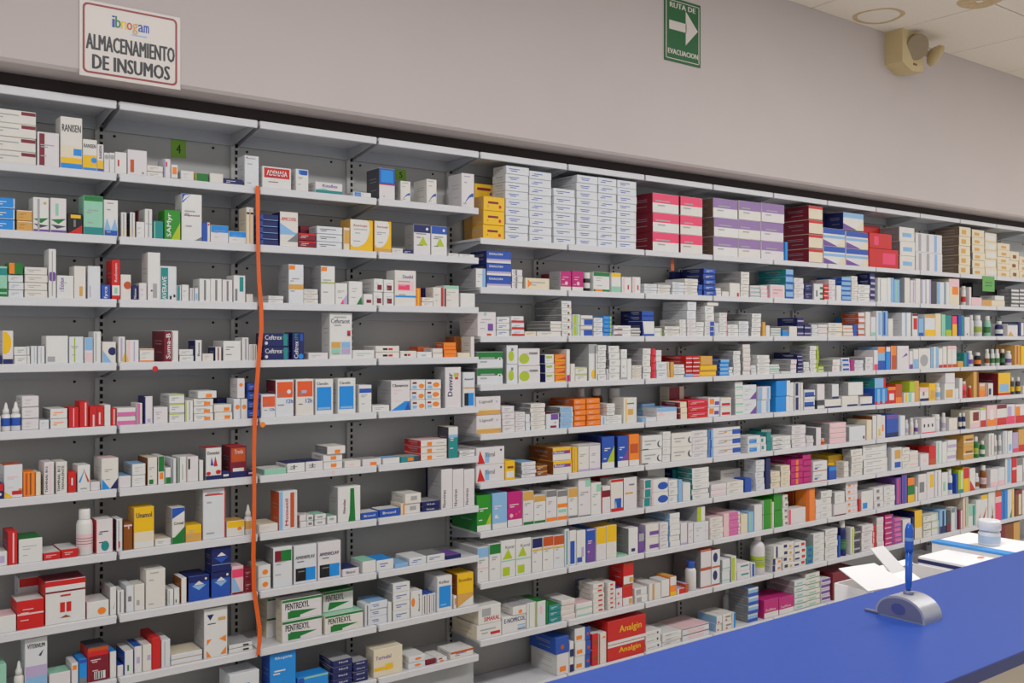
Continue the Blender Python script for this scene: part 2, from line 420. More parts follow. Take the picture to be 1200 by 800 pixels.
STOCK['L5'] = '''
-9 1 487 1 W
3 13 472 1 W k=dropper band=B
14 25 471 1 W k=dropper band=B
26 46 464 3 W M:S:.02:.06 l dp=.12
46.5 58 492 1 W l
59 80 479 2 W lo dp=.13 S:E
81 93 477 1 R LF:P:.38:.55 LF:Q:.42:.5
93.5 104 470 1 R LF:Q:.58:.78
105 122 476 1 R q:Q:.2:.0:.33:.6 q:Q:.65:.1:.78:.7 RT:D:.5:.55
122.5 130 474 1 W
130.5 137 478 1 R LF:Q:.45:.7
137.5 160 478 2 W B:p:.5
160.5 167.5 472 1 W LF:p:0:.6 
169 179.5 464 1 W LF:N:0:.12 q:L:.35:.05:.75:.18 S:N P:N
180 197 477 1 W lt
199 217 462 3 W T:H:.12 l dp=.12
218 227 469 1 W LF:S:.45:.6 LF:H:.0:.1
228 251 467 3 W q:O:.52:.05:.85:.55 l dp=.12
232 254 458 1 W q:O:.42:.05:.75:.6 yb=467 dp=.12
252 273 474 2 W q:O:.55:.1:.88:.6
255 273 467 1 N sb=.12
274 282 467 1 W o:O:.55:.6:.12
282.5 290 467 1 W o:O:.5:.6:.12
278 287 443 1 W o:O:.5:.68:.1 yb=467
290.5 304.5 449 4 B B:N:.25 lw
306 323 462 1 W q:i:.08:.46:.98:.92 lt x:12h:B:.6:.28:.95:.4
323 345 445 1 W q:i:.08:.52:.95:.95 lt o:W:.74:.68:.06 x:12h:B:.6:.36:.95:.47 S:D dp=.1
347 368 444 1 W q:i:.06:.52:.95:.95 lt q:L:.3:.62:.6:.7 x:12h:B:.55:.35:.92:.47
370 391 444 1 W q:A:.06:.12:.9:.78 x:Clavulin:Z:.06:.84:.7:.92 q:I:.12:.14:.85:.2 dp=.1
396 417 443 1 W q:A:.06:.12:.9:.78 x:Clavulin:Z:.08:.84:.7:.92 q:I:.12:.14:.85:.2
421 436 451 1 W M:B:.72:.88 l
437 457 475 1 W l
458 481 446 1 W B:A:.3 g:W:0:.3:.7:.3:0:0 g:B:1:0:.72:0:.9:.3 x:Clavamox:Z:.06:.8:.9:.9 lq dp=.13 S:S
482 499 445 3 W e:O:.55:.1:.95:.6 q:D:.1:.6:.4:.8 q:I:.1:.1:.4:.4
500 518 445 3 W e:O:.45:.2:.9:.75 q:D:.1:.6:.35:.8 q:I:.1:.1:.4:.4
522 541 430 1 W y:Denvar:N:.16:.28:.46:.86 q:H:.55:.77:.7:.86 q:U:.72:.77:.86:.86 q:R:.62:.7:.82:.76 S:S dp=.1
543 557 436 1 W q:K:.08:.03:.44:.4 q:A:.44:.03:.9:.4 M:U:.53:.57 x:Amoxil:Z:.08:.78:.85:.84
'''
STOCK['L6'] = '''
-6 4.5 567 1 N T:R:.45 o:W:.6:.3:.1
5 27 545 1 W g:Y:0:0:.5:0:0:.2 q:R:.42:.08:1:.2 q:O:.8:.2:1:.26 lq P:X dp=.09
27.5 41.5 553 1 O LF:X:.15:.35 RT:F:.55:.7 
42 48 553 1 C
52 64 541.5 1 W y:TIAMINAL_B12:K:.1:.06:.34:.88 LF:Q:.6:.68 dp=.1
66 79 541 1 W y:TIAMINAL_B12:K:.08:.06:.34:.88 y:TRIVALENTE:Z:.5:.1:.74:.88 dp=.1
80 89.5 553 1 R q:W:.38:.35:.6:.72
91 106 545 1 W g:A:.02:.35:.2:.35:.62:.9 g:X:.98:.35:.8:.35:.45:.9 g:W:.2:.3:.78:.3:.52:.78 q:S:.2:.08:.75:.13
106.5 118 565 1 W
119 139 537 1 W g:A:0:0:.5:0:0:.35 g:N:1:0:.5:0:1:.35 l P:Q dp=.12
139.5 154 558 1 W P:I dp=.12
155 171.5 544 2 W P:I S:S l dp=.12
173 185 536 1 W q:G:.15:.03:.6:.2 P:C S:F l dp=.13
185.5 193 534 1 W T:G:.55 q:O:.2:.18:.85:.42 dp=.1
194 201 548 1 W B:G:.4
202 207 537 1 W LF:Z:0:.2 dp=.12
209 218.5 535 1 W LF:G:0:.15 q:S:.5:.1:.6:.7
219 233 535 1 W q:K:.12:.5:.28:.92 RT:U:.0:.06 dp=.1
234 239 539 1 W
241 260 525 1 W B:N:.13 e:R:.02:.14:.32:.26 e:R:.64:.16:.98:.3 g:B:.3:.45:.5:.45:.36:.72 g:R:.5:.42:.76:.42:.6:.74 x:Dorsedol:Z:.1:.8:.85:.9 P:R S:E
260.5 269.5 552 1 N q:W:.1:.3:.9:.6
270 289.5 523 1 D B:N:.18 q:X:.05:.5:.95:.95 q:W:.15:.19:.85:.3 x:Treda:Q:.25:.76:.8:.9 S:D P:R dp=.1
290 298 551 1 N q:Q:.2:.4:.8:.7
310 336 550 1 J P:W dp=.12
337 358 543 1 W q:K:.35:.35:.42:.8 P:N lt dp=.12
358.5 379 541 1 W q:K:.35:.35:.42:.8 P:N lt dp=.12
380 402.5 533 2 W q:O:.38:.2:.68:.75 dp=.12
383 405 523 1 W q:O:.42:.05:.72:.55 yb=533 dp=.12 S:E
404 423 540 1 W q:Q:.2:.3:.6:.45
425 447 538 1 W q:O:.4:-.15:.75:.5 P:S
449 469 537 1 W P:I
470 492 535 1 T q:O:.35:.2:.65:.8 LF:Z:.7:1 P:S
494 525 516 3 W q:O:.24:.05:.42:.7 q:S:.6:.4:.9:.5 S:R P:Q dp=.15
525.5 537 500 1 T T:W:.3 M:I:.66:.75 lw S:Z P:C dp=.1
539 557 528 2 W lk
'''
STOCK['L7'] = '''
-6 9 647 1 W q:L:.4:.2:.8:.7
9 21 623 1 R LF:Q:.5:.68 S:D dp=.1
22 50 632 1 W P:G l dp=.13
51 71.5 648 1 R P:W lq dp=.13
72 92 644 1 R P:W lq dp=.13
92 111 598 1 W k=bottle band=Q
113 133 609 1 W e:T:.28:.05:.78:.35 S:R lk dp=.09
136 144 608 1 W LF:S:.3:.5 S:Z q:R:.35:.1:.6:.3
145 156 613 1 F M:Q:.88:.94 q:Q:.5:.78:.65:.9 dp=.08
157 181 595 1 Y B:C:.4 B:W:.16 x:Unamol:Z:.1:.75:.9:.88 S:U dp=.09
182 201 632 1 W P:C l dp=.12
201.5 217 595 1 W T:B:.3 g:W:0:.7:1:.7:1:.9 B:G:.18 g:G:1:.18:.2:.18:1:.45 x:Cronal:Z:.15:.53:.9:.61 S:S
218 237 616 1 Y B:U:.5 l S:U
238 265 572 1 W q:R:.08:.87:.9:.9 RT:R:.96:1 ls S:S dp=.1
266 287 611 1 W T:Y:.42 e:O:.6:.35:.85:.6 P:U dp=.09
288 297 592 1 W k=dropper band=U
304 326.5 615 1 W P:C lq dp=.13
327 349 576 1 W LF:I:0:.2 LF:X:.62:.84 RT:W:.94:1 y:Mometil:R:.34:.1:.5:.8 S:X dp=.09
352 360 604 2 W
361 369 604 2 W q:E:.2:.2:.8:.7
370 383 603 2 W q:S:.2:.3:.7:.7 P:J
384 395 605 1 W P:J q:S:.2:.5:.7:.8
396 423 571 1 W g:G:.46:0:.78:0:.72:.95 g:G:.52:0:.55:.95:.72:.95 y:Nerulac:D:.22:.25:.34:.65 S:S dp=.09
423.5 444 601 1 B x:Broxol:W:.15:.35:.8:.7 P:W
445 469 597 1 B x:Broxol:W:.15:.35:.8:.7 P:W
470 474.5 590 1 C LF:O:.5:1
475 494 579 2 W q:S:.35:.3:.75:.75 dp=.13
496 516 588 2 N x:N.Lun:W:.25:.25:.7:.6 P:S dp=.12
510.5 516.5 549 1 N sb=.125 dp=.1
517 530.5 550 1 W y:Norviran:Z:.12:.05:.4:.48 S:S dp=.2
531 544 550 1 W y:Norviran:Z:.12:.05:.4:.48 dp=.2
544.5 557 550 1 W y:Norviran:Z:.12:.05:.4:.48 dp=.2
'''
STOCK['L8'] = '''
-12 19 724 1 W P:Q dp=.1
20 52 705 1 R M:Q:.5:.56 lq P:W dp=.12
22 50 678 1 W T:R:.2 B:R:.3 sb=.13 dp=.12
53 101 682 1 W T:R:.12 M:D:.72:.76 q:R:.36:.25:.48:.48 q:R:.52:.25:.64:.48 g:F:.36:.12:.64:.12:.5:.18 q:R:.37:.62:.63:.66 P:D S:R dp=.2
102 128 706 1 W e:O:.48:.15:.88:.6 P:W dp=.12
129 137 688 1 W g:E:.5:.2:.6:.2:.9:.5 P:S S:S dp=.13
138 146 692 1 W LF:E:.3:.5
148 157 686 1 W q:E:.2:.4:.7:.6 dp=.12
157.5 170 685 1 W q:S:.2:.2:.5:.4
171 194 668 1 W ls
197 204 691 1 W LF:S:.1:.3
204.5 211 689 1 W q:Z:.2:.1:.4:.3
212 219 677 1 W S:F dp=.1
221 246 676 1 B T:N:.25 g:I:.15:.62:.85:.62:.5:.42 g:W:.25:.64:.75:.64:.5:.8 o:W:.84:.86:.05 S:N P:N dp=.12
248 271 671 1 B T:N:.25 g:I:.15:.62:.85:.62:.5:.42 g:W:.25:.64:.75:.64:.5:.8 o:W:.84:.86:.05 S:N
248 271 642 1 N g:B:.1:.6:.9:.6:.5:.35 g:W:.25:.64:.75:.64:.5:.8 M:I:.28:.3 yb=671 S:N
272 286 664 1 Q g:I:0:.1:.75:.1:0:.8 B:D:.07 M:P:.6:.9
287 297 667 2 D lq
303 318 663 2 W e:O:.32:.2:.8:.65 dp=.12
320 343 642 1 W q:D:.08:.64:.42:.92 q:G:.42:.64:.96:.92 l S:E P:W dp=.1
345 372 640 1 W q:K:.06:.06:.52:.4 q:A:.52:.06:.95:.4 x:AMOXICLAV:Z:.06:.64:.92:.73 lt P:W dp=.1
373 400 636 1 W q:K:.06:.06:.5:.4 q:A:.5:.06:.95:.4 x:AMOXICLAV:N:.06:.64:.92:.73 lt P:W dp=.1
401.5 421 667 1 W P:N x:Nimicol:Z:.2:.3:.75:.7 dp=.12
425 441 658 1 W P:J dp=.12
442 462 657 1 W P:A lb dp=.12
463 479 661 1 I P:I dp=.12
480 500 654 1 W P:W lb dp=.13
501 522 651 1 W P:E lb dp=.13
523 541 651 1 N P:V dp=.12
'''
STOCK['L9'] = '''
-7 8 780 1 J B:V:.4
18 29 777 1 W k=dropper band=W
29.5 56 742 1 W B:L:.5 M:I:.0:.3 x:VITERNUM:K:.08:.82:.9:.9 g:Z:.6:.68:.85:.78:.72:.66
58 83 790 1 W P:J
84 92 777 1 W q:O:.1:.7:.8:.9 dp=.1
93 102.5 773 1 A T:B:.15 B:E:.25 dp=.1
103 128 760 1 D T:R:.25 T:X:.1 lq q:W:.3:.05:.85:.28 q:K:.35:.06:.4:.27 q:K:.45:.06:.5:.27 q:K:.56:.06:.62:.27 q:K:.68:.06:.72:.27 P:Z S:R dp=.12
129 137 764 1 W P:A S:S dp=.11
138 145 780 1 W P:B
146 157 763 1 W q:G:.3:.15:.5:.4 S:B dp=.12
158 167 758 1 W q:L:.25:.35:.75:.6 P:B dp=.12
167.5 178 756 1 W q:L:.5:.4:.95:.6 dp=.12
178.5 189 748 1 R S:R P:R dp=.16
189.5 200 750 1 W LF:S:.3:.4 dp=.12
201 238 768 2 W M:U:.0:.08 P:C dp=.13
239 267 714 1 W g:N:.12:.88:.42:.88:.26:.76 q:Z:.15:.68:.5:.7 g:O:.12:.38:.32:.38:.12:.26 g:O:.65:.36:.95:.42:.95:.28 g:O:.1:.02:.3:.02:.1:.16 g:O:.7:.04:.95:.04:.95:.18 q:U:.6:.74:.92:.8 S:S dp=.12
269 297 757 2 W q:K:.6:.2:.85:.7 P:S dp=.13
331 378 704 2 W T:G:.12 x:PENTREXYL:K:.08:.52:.68:.82 g:G:.15:.06:.2:.46:.88:.36 q:G:.14:.08:.45:.4 P:W S:C dp=.07
313 329.5 702 2 W T:G:.1 S:C sb=.1 dp=.12
381 426 722 1 W T:G:.12 x:PENTREXYL:K:.08:.52:.68:.82 g:G:.15:.06:.2:.46:.88:.36 q:G:.14:.08:.45:.4 P:J dp=.13
378.5 414 694 1 W T:G:.12 x:PENTREXYL:K:.08:.52:.68:.82 g:G:.15:.06:.2:.46:.88:.36 P:G yb=722 sb=.05 dp=.1
428 434 708 1 W LF:E:.3:.6
434.5 455 706 3 W lb P:I dp=.12
455.5 460 706 1 W
460.5 481 684 4 W lb P:W S:S dp=.15
481.5 495 693 1 W e:O:.02:.4:.35:.75 y:Ravotril:K:.66:.2:.8:.85 dp=.12
495.5 500.5 697 1 W LF:Z:.4:.6 P:B
501 506 696 1 W LF:Z:.4:.6 P:B
506.5 511.5 695 1 W LF:Z:.4:.6 P:B
512.5 530 676 1 W q:A:.1:.1:.92:.72 x:Keflex:Z:.12:.8:.8:.88 q:I:.2:.16:.6:.2 dp=.12
532 535.5 698 1 W q:O:.2:.3:.9:.8
536 555.5 673 1 U T:Y:.6 g:W:0:0:1:0:1:.3 x:Bromifen:F:.1:.76:.9:.86 S:F P:Y dp=.12
'''
STOCK['L10'] = '''
269 304 791 1 W lb dp=.12
316 347 765 1 A x:Rhopirin:W:.2:.86:.85:.93 lw S:B dp=.09
349 385 795 1 A T:J:.1 LF:B:0:.2
391 414 775 4 N x:Ncril:W:.3:.45:.75:.75 P:S dp=.14
415 432 776 4 N x:Ncril:W:.2:.45:.75:.75 P:S dp=.14
438 472 762 1 C x:Terivalal:V:.06:.62:.6:.76 q:Y:0:.22:.42:.34 q:Y:.4:.2:.66:.42 S:C dp=.08
479 499 770 2 W e:O:.35:.25:.75:.7 P:W dp=.13
500 511 773 1 D P:W T:D:.7
512.5 524 771 1 W e:O:.2:.1:.7:.5 q:D:.1:.7:.5:1 P:W dp=.12
528 555 764 1 W T:X:.3 P:W lb dp=.12
'''
STOCK['R1'] = '''
567 592 229 3 Y q:D:.2:.5:.7:.66 o:R:.78:.3:.13 o:X:.2:.3:.05 S:U dp=.1
557 584 214 4 Y q:D:.1:.55:.7:.75 o:V:.7:.35:.12 S:U sb=.12 dp=.14
593.5 620.5 193 9 w lb dp=.24
622 648 199 9 w lb dp=.24
650 675 219.5 7 w lb dp=.24
676.5 701 204 9 w lb dp=.24
702 723.5 207 9 w lb dp=.24
724.5 747 210 9 w lb dp=.24
766 797 225 3 W T:P:.5 P:D l S:D dp=.22
798 824 229 3 W T:P:.5 S:D l dp=.22
837 866 231 3 W T:h:.5 S:t l dp=.22
867 893 234 3 W T:h:.5 l dp=.22
893.5 920 237 3 W T:h:.5 l dp=.22
920.5 923.5 283 1 A
949 965.5 240 4 C T:R:.2 B:D:.06 S:D dp=.24
966 991.5 266 2 W T:B:.3 g:V:0:0:.7:0:0:.35 g:C:1:0:.6:0:1:.6 M:I:.45:.6 dp=.12
992 1018 270 2 W T:B:.3 g:V:0:0:.7:0:0:.35 g:C:1:0:.6:0:1:.6 M:I:.45:.6 dp=.2
988 1012 248 1 W T:I:.3 g:V:0:0:.7:0:0:.35 g:C:1:0:.6:0:1:.6 yb=270 S:N dp=.2
967 984 249 2 N q:Q:.1:.4:.6:.6 sb=.14 dp=.12
1019 1053 290 1 R q:P:.45:.2:.9:.8 dp=.2
1019 1045 272 1 R q:P:.2:.2:.4:.8 yb=290 dp=.18
1012 1032 263 1 R sb=.16 dp=.1
1055 1073 265 3 W q:I:.2:.3:.8:.6 S:E dp=.22
1074 1105 272 2 W LF:S:.1:.2 LF:S:.4:.5 LF:I:.7:.8 dp=.2
1124.5 1138 265 5 C q:U:.2:.2:.6:.7 S:t dp=.2
1140.5 1155 268 6 C q:U:.2:.2:.6:.6 S:E dp=.2
1155.5 1169 272 5 C q:W:.1:.2:.9:.7 dp=.2
1169.5 1184 284 5 C q:U:.3:.2:.7:.6 dp=.2
1184.5 1195 294 3 C q:F:.3:.2:.7:.6 dp=.2
1195.5 1206 300 3 C q:U:.3:.2:.7:.6 dp=.2
'''
STOCK['R2'] = '''
557.5 569.5 314 1 W RT:I:.65:1 l dp=.2 S:S
571 600 293 3 B B:L:.35 B:W:.18 x:ENALDIN:W:.1:.68:.65:.85 S:N dp=.14
601 614 315 3 W LF:E:.35:.5 l S:E
616 644 325 1 C g:O:.08:.1:.25:.5:.08:.9 l
657 670 317 1 M B:W:.2 o:Q:.55:.38:.1 lq S:S dp=.17
671 684.5 317 1 M B:W:.2 o:Q:.55:.38:.1 lq S:D dp=.17
650 656 320 1 D sb=.1
686 695 319 1 K k=jar band=W
696 715 318 1 W T:G:.2 B:G:.12 q:O:.1:0:.55:.12 l
717 728 319 1 W T:Y:.2 B:J:.3
729 740 324 1 W LF:Q:.1:.3 q:R:.6:.2:.75:.5
742 751.5 324 1 W LF:Q:.1:.3 q:R:.6:.2:.75:.5
756 771 332 3 W l
772 787 333 3 W l
789 803 330 4 W l
803.5 819 326 5 W l
789 810 318 1 N sb=.18 dp=.1
820 825 333 2 B
825.5 839.5 314 5 B B:N:.15 lw S:N dp=.2
840 846 337 3 W
847 855 341 1 W
856 868 331 1 W q:R:.7:0:.9:.3 
869 879 318 4 W l S:S dp=.22
880.5 892 334 3 W M:T:.3:.5
893 902 334 3 W M:Q:.2:.5 RT:P:.85:1
903 920 333 1 W q:Q:.08:.1:.92:.9 l
921.5 930.5 315 4 I B:B:.3 S:T dp=.24
932 943 325 4 W l
944 953.5 331 2 N lw
954 961 332 1 W q:E:.3:.2:.6:.6
961.5 966 332 3 W B:G:.4
966.5 972 333 4 R B:W:.25
973 980.5 327 4 W l
981 986.5 334 1 W
987 998 324 5 I B:B:.3 S:B dp=.2
998.5 1005.5 323 5 W l
1006 1020 333 4 W l dp=.1
1006 1020 322 1 N sb=.12 dp=.14
1021 1026.5 320 5 N B:L:.45 S:N
1029 1040 325 1 W LF:S:.2:.3
1040.5 1048 325 1 W RT:I:.5:1
1048.5 1055 327 1 I LF:J:.2:.5
1060.5 1067 325 1 W S:S dp=.2
1067.5 1073 328 1 W LF:L:.5:.8
1073.5 1079 326 1 W
1080.5 1085.5 327 1 W LF:L:0:.3
1086 1091.5 327 1 W RT:L:.6:1
1092 1098 329 1 Z
1099 1107 330 1 W LF:I:.0:.4
1107.5 1112.5 330 1 W LF:T:0:.2
1113 1125 326 1 C q:O:.3:.4:.9:.95 T:Q:.3
1129 1134.5 335 1 W k=tube T:G:.3 B:G:.4
1136 1138.5 336 1 W
1139 1151 348 1 Q
1152 1178 351 1 C LF:U:.0:.4
1166 1177 346 1 W yb=351
1140 1178 331 1 K sb=.13 dp=.12
1186 1195 338 5 E M:W:.3:.8
1196 1204 338 5 E M:W:.3:.8
'''
STOCK['R3'] = '''
560 581.5 365 1 W q:V:.55:.22:.85:.52 q:X:.5:.02:.75:.1 o:J:.4:.92:.08 l
583 598 371 3 W lb
600 615 370 3 W B:R:.35 l
615.5 629 388 1 C l
629.5 658 388 1 W l dp=.1
645 658.5 376 3 W yb=388 S:E dp=.2
659 671 352 5 W q:F:.6:.1:.8:.45 l S:E dp=.24
672 681 368 2 W LF:H:.1:.55 LF:J:.6:.8
682 696 369 2 W q:B:.25:.05:1:.6 M:N:.62:.68
697 707.5 372 4 W l
708 718 370 5 A RT:H:.85:1 l
720 740 381 2 W q:D:.0:.1:.5:.35 l
741 752 384 3 W B:E:.4
741 752 364 2 N q:E:.3:.3:.9:.6 sb=.12
753 767 376 1 W B:B:.15 g:B:0:0:.15:0:0:1 dp=.2 S:N
753 767 364 2 B B:N:.1 yb=376 dp=.2 S:N
768 777.5 384 2 W RT:H:.8:1
779 797 382 3 W l dp=.2 S:S
798 805.5 374 4 W l
806 816.5 374 4 W l
806 816.5 351 2 W yb=374 l dp=.2
817 826 377 3 W l
826.5 838 376 3 W RT:B:.5:.95 l
827 837.5 358 2 W yb=376 l
829 842 351 1 W yb=358
839 844 378 4 W l
844.5 853.5 366 5 W RT:Q:.8:1 l
854 866 380 3 W l
866.5 878 376 4 W l
882 893 367 5 W l S:S dp=.2
894 897.5 377 1 U
898 902.5 381 1 W
904.5 916 384 3 W M:T:.3:.5
917 924 386 1 A T:E:.3
925 934.5 382 1 W S:S
935 942.5 372 3 N M:L:.35:.6
943.5 951 380 2 N M:L:.35:.6
952 958.5 380 3 W l
959 970 380 4 W M:Q:.3:.5
972 988 378 3 W RT:C:.7:1 l
989 1000.5 381 3 W M:O:.1:.3
1001 1005 380 1 B
990 1006 372 1 A sb=.14 dp=.14
1007 1014.5 366 4 W M:X:.1:.4 S:X dp=.24
1015 1020.5 365 1 W
1021 1026.5 371 1 W B:J:.2
1027.5 1034 364 1 W LF:I:.3:.8
1035 1041 364 1 I LF:B:.1:.5
1041.5 1047 373 1 W
1049 1056.5 384 1 S sb=.1
1057 1062.5 366 1 W RT:I:.7:1 
1063 1069 366 1 W RT:Z:.8:1
1070 1076.5 367 1 W q:R:.2:.3:.9:.8 T:D:.1
1077.5 1083 373 1 I B:B:.2
1084 1096 368 1 W B:Y:.3 T:U:.15
1097 1103.5 367 1 C
1104 1108.5 368 1 J
1109 1116 369 1 T B:H:.3
1116.5 1122 370 1 P B:Y:.6
1124 1130 369 1 B RT:T:.6:1
1131 1137 371 1 W o:E:.5:.1:.06
1138 1144 369 1 W k=bottle
1145 1156 369 1 W k=bottle band=H
1157 1165 370 1 J k=bottle band=G
1171 1180 376 1 N k=bottle band=W
1181 1193 379 1 W T:N:.1 g:U:0:0:.6:0:.3:.4
1194 1202 377 1 N RT:W:.4:.8
'''
STOCK['R4'] = '''
559.5 590 412 2 W T:G:.45 q:W:.8:.45:.95:.65 o:N:.88:.55:.06 l S:E dp=.2
594.5 608 404 2 W e:H:.15:.15:.65:.7 q:E:.4:.7:.6:.85 S:S dp=.1
608.5 634 408 2 W e:H:.02:.1:.5:.7 q:E:.5:.65:.9:.78 l dp=.2
640 651 415 3 W q:H:.1:.6:.8:.85 S:N l dp=.2
651.5 664 415 4 O B:Y:.2 g:X:0:.2:1:.2:1:.7
664.5 668.5 409 1 W B:M:.2
669.5 674.5 426 1 W
675 689 430 2 W T:H:.15 l
690 700 403 1 W T:S:.25 e:Y:.3:.05:.85:.3 LF:Z:.7:.8 S:S dp=.2
701 711 404 6 W l
712 713.8 432 1 W
714 727 405 5 W l S:E dp=.2
728 735 420 1 W B:S:.1 l
728 735 409 1 W yb=420 l
736 741 420 1 W
741.5 752.5 428 4 W T:C:.3 l
754 763.5 408 5 W l S:S dp=.22
764 769 408 4 R RT:P:.6:.9
769.5 776 410 2 W yb=424
770 785 424 2 W RT:U:.8:.95 l
786 790 424 1 U
790.5 803 427 4 W l
805 812.5 417 5 R M:Q:.3:.6 S:R dp=.24
804 814 438 1 I B:V:.3 sb=.0 dp=.1
813 821 417 5 R M:Q:.3:.6
821.5 841 428 2 Y B:U:.3 dp=.2
821.5 835 417 1 U yb=428 S:Y dp=.2
836 843 418 1 N sb=.1
844.5 855 421 4 I B:A:.4 S:B dp=.2
855.5 860 430 3 W
860.5 869 411 6 W l S:S dp=.2
872 881 403 7 W M:Q:.3:.45 S:S dp=.2
881.5 887.5 428 3 W l
888.5 903 416 5 W l dp=.2
903.5 915 427 4 W M:J:.1:.4
916 927 435 1 W B:J:.3
915 933 413 1 N sb=.16 dp=.1
928 935 421 3 W T:Q:.2 S:S
936 942 415 5 N M:L:.3:.55
943 949.5 424 4 W l
950 957.5 405 6 W l S:S dp=.2
958 960.5 405 6 H
961 967 429 2 H M:W:.2:.6
976 985 421 2 W q:Q:.1:.2:.6:.6 S:S
987 996.5 419 3 W q:B:.1:.2:.9:.7
997.5 1002 421 2 M q:B:.1:.1:.4:.9
1003 1013 422 3 W l
1015 1024 418 2 W l S:S
1024.5 1029 410 1 W B:P:.3
1029.5 1038 406 1 I T:O:.25 B:B:.4
1038.5 1043.5 406 1 A T:W:.2
1044 1050.5 405 1 X T:O:.4 LF:I:0:.15
1052 1065.5 405 1 W g:V:.4:.5:.9:.6:.8:.7
1066 1070 411 1 W B:V:.25
1070.5 1076.5 409 1 W B:I:.5
1077.5 1091 408 1 W e:S:.1:.1:.8:.7
1091.5 1094 407 1 I
1094.5 1100 406 1 W RT:I:.4:1
1100.5 1105 408 1 W B:R:.15
1105.5 1110 406 1 W B:R:.15
1111 1116 405 1 W B:X:.15 T:Q:.15
1116.5 1121.5 405 1 W B:X:.15 T:Q:.15
1123 1129.5 423 1 U
1130 1135.5 413 1 T RT:B:.5:1
1136 1144.5 411 1 W k=bottle band=V
1146 1154 413 1 K k=bottle band=O
1156.5 1162 409 1 W k=bottle band=F
1163 1168 409 1 W k=bottle band=G
1169 1174.5 409 1 W k=bottle band=G
1175.5 1181 409 1 K k=bottle band=G
1182 1189.5 411 1 W k=bottle band=V
1190 1196 404 1 U LF:X:.3:.6
1197 1205 405 1 Y
'''
STOCK['R5'] = '''
559 588 465 2 W B:U:.24 g:C:0:.24:1:.24:.3:.4 x:Lignalf:E:.12:.62:.68:.82 o:L:.84:.72:.06 dp=.2
589.5 604 476 4 W l
605 616.5 483 4 W l dp=.2
617 622 485 2 W
622.5 640 473 6 W l S:E dp=.22
641 656 485 1 W q:V:.35:.6:.95:1 q:D:.3:.05:.8:.2 o:P:.7:.4:.06 P:D
657 672.5 477 4 W RT:I:.0:.9 l S:E dp=.12
674 688 468 5 O B:X:.12 lq S:X dp=.2
688.5 704 467 5 O B:X:.12 lq dp=.2
705 711 487 1 W LF:I:.3:.7
711.5 721 473 3 W yb=487 l
711.5 730 487 2 W l
718 731 455 1 W k=jar band=E sb=.13
731.5 747 466 1 W q:U:.3:.32:.72:.55 q:T:.25:.75:.8:.8 LF:Y:.15:.22 dp=.1
697 712 455 1 F k=bottle band=F sb=.18
679 691 455 1 W k=bottle band=E sb=.18
753 757 490 1 I
757.5 770 489 1 W dp=.1
754 769 473 4 I B:E:.4 sb=.12 dp=.15
770.5 794 478 1 W g:Q:0:.4:.4:.4:.2:.7 q:I:0:.7:1:1 P:I dp=.2
796 806 471 3 C LF:D:0:.2 S:D dp=.2
784 802 453 1 C LF:D:0:.7 sb=.14 dp=.12
807 830 469 3 R lq T:P:.2 dp=.14
808 820 465 1 P sb=.15
831.5 845 466 2 W q:O:.1:.3:.5:.9 q:V:.55:.2:.95:.6
845.5 858 466 2 W q:R:.1:.1:.9:.4 T:C:.3
862 871.5 447 4 W M:J:.2:.4 S:S dp=.22
872 888 451 2 W g:V:1:0:.5:0:1:.55 l dp=.2
889 903.5 453 2 W RT:I:.7:.9 LF:I:.0:.3 dp=.2
892 906 445 1 N sb=.22 dp=.06
910 926.5 446 2 A RT:W:.75:1 dp=.2
927 931.5 448 2 W
932.5 938.5 448 2 W LF:N:.1:.7
939 942 448 1 W
943.5 956 457 2 W q:B:0:.3:.9:.8 M:N:.3:.42
958 966.5 469 1 Z B:W:.4
957.5 966.5 450 1 W yb=469 S:S
967 986 468 1 W B:N:.2 dp=.2
975 983 450 1 W yb=468 B:N:.15 S:S
987.5 1006.5 464 1 W q:N:.3:.02:.95:.2 dp=.2
994 1011.5 448 1 W yb=464 S:S dp=.2
1008.5 1022.5 465 1 W B:N:.2 T:C:.2
1025 1040 455 1 A B:R:.2 LF:I:.2:.4 LF:I:.6:.8 S:B dp=.2
1025 1038 443 1 I yb=455 RT:R:.8:1 S:T dp=.2
1040.5 1050 453 1 R q:W:.2:.2:.8:.6 T:O:.2
1050.5 1058 450 1 X B:O:.3
1059.5 1072 460 1 W LF:Y:.1:.3 LF:J:.4:.7
1066 1072 447 1 H yb=460
1072.5 1077.5 446 1 U
1078.5 1089 454 1 W T:Q:.3 B:N:.2 q:E:.3:.4:.5:.7
1089.5 1097 449 1 Y q:U:.2:.1:.9:.6
1098 1106.5 449 1 W k=bottle band=I
1107.5 1119.5 449 1 W q:U:.1:.1:.8:.6
1108 1119 437 1 W yb=449
1120 1124 455 1 W
1124.5 1128 443 1 W
1129 1136 447 1 P k=tube B:R:.75
1136.5 1140 452 1 R k=tube T:W:.2
1141 1147 435 1 U RT:F:.6:1 dp=.2
1148.5 1155 449 1 U B:O:.5 T:Q:.2
1156.5 1164 449 1 W q:N:.3:.1:.7:.6 q:X:0:0:.2:1
1170 1184.5 437 1 Y B:R:.1 q:I:.1:.15:.85:.5 S:D dp=.24
1186 1191 442 1 Z k=bottle band=Y
1193 1198.5 442 1 Z k=bottle band=Y
1199 1205 452 1 W
'''
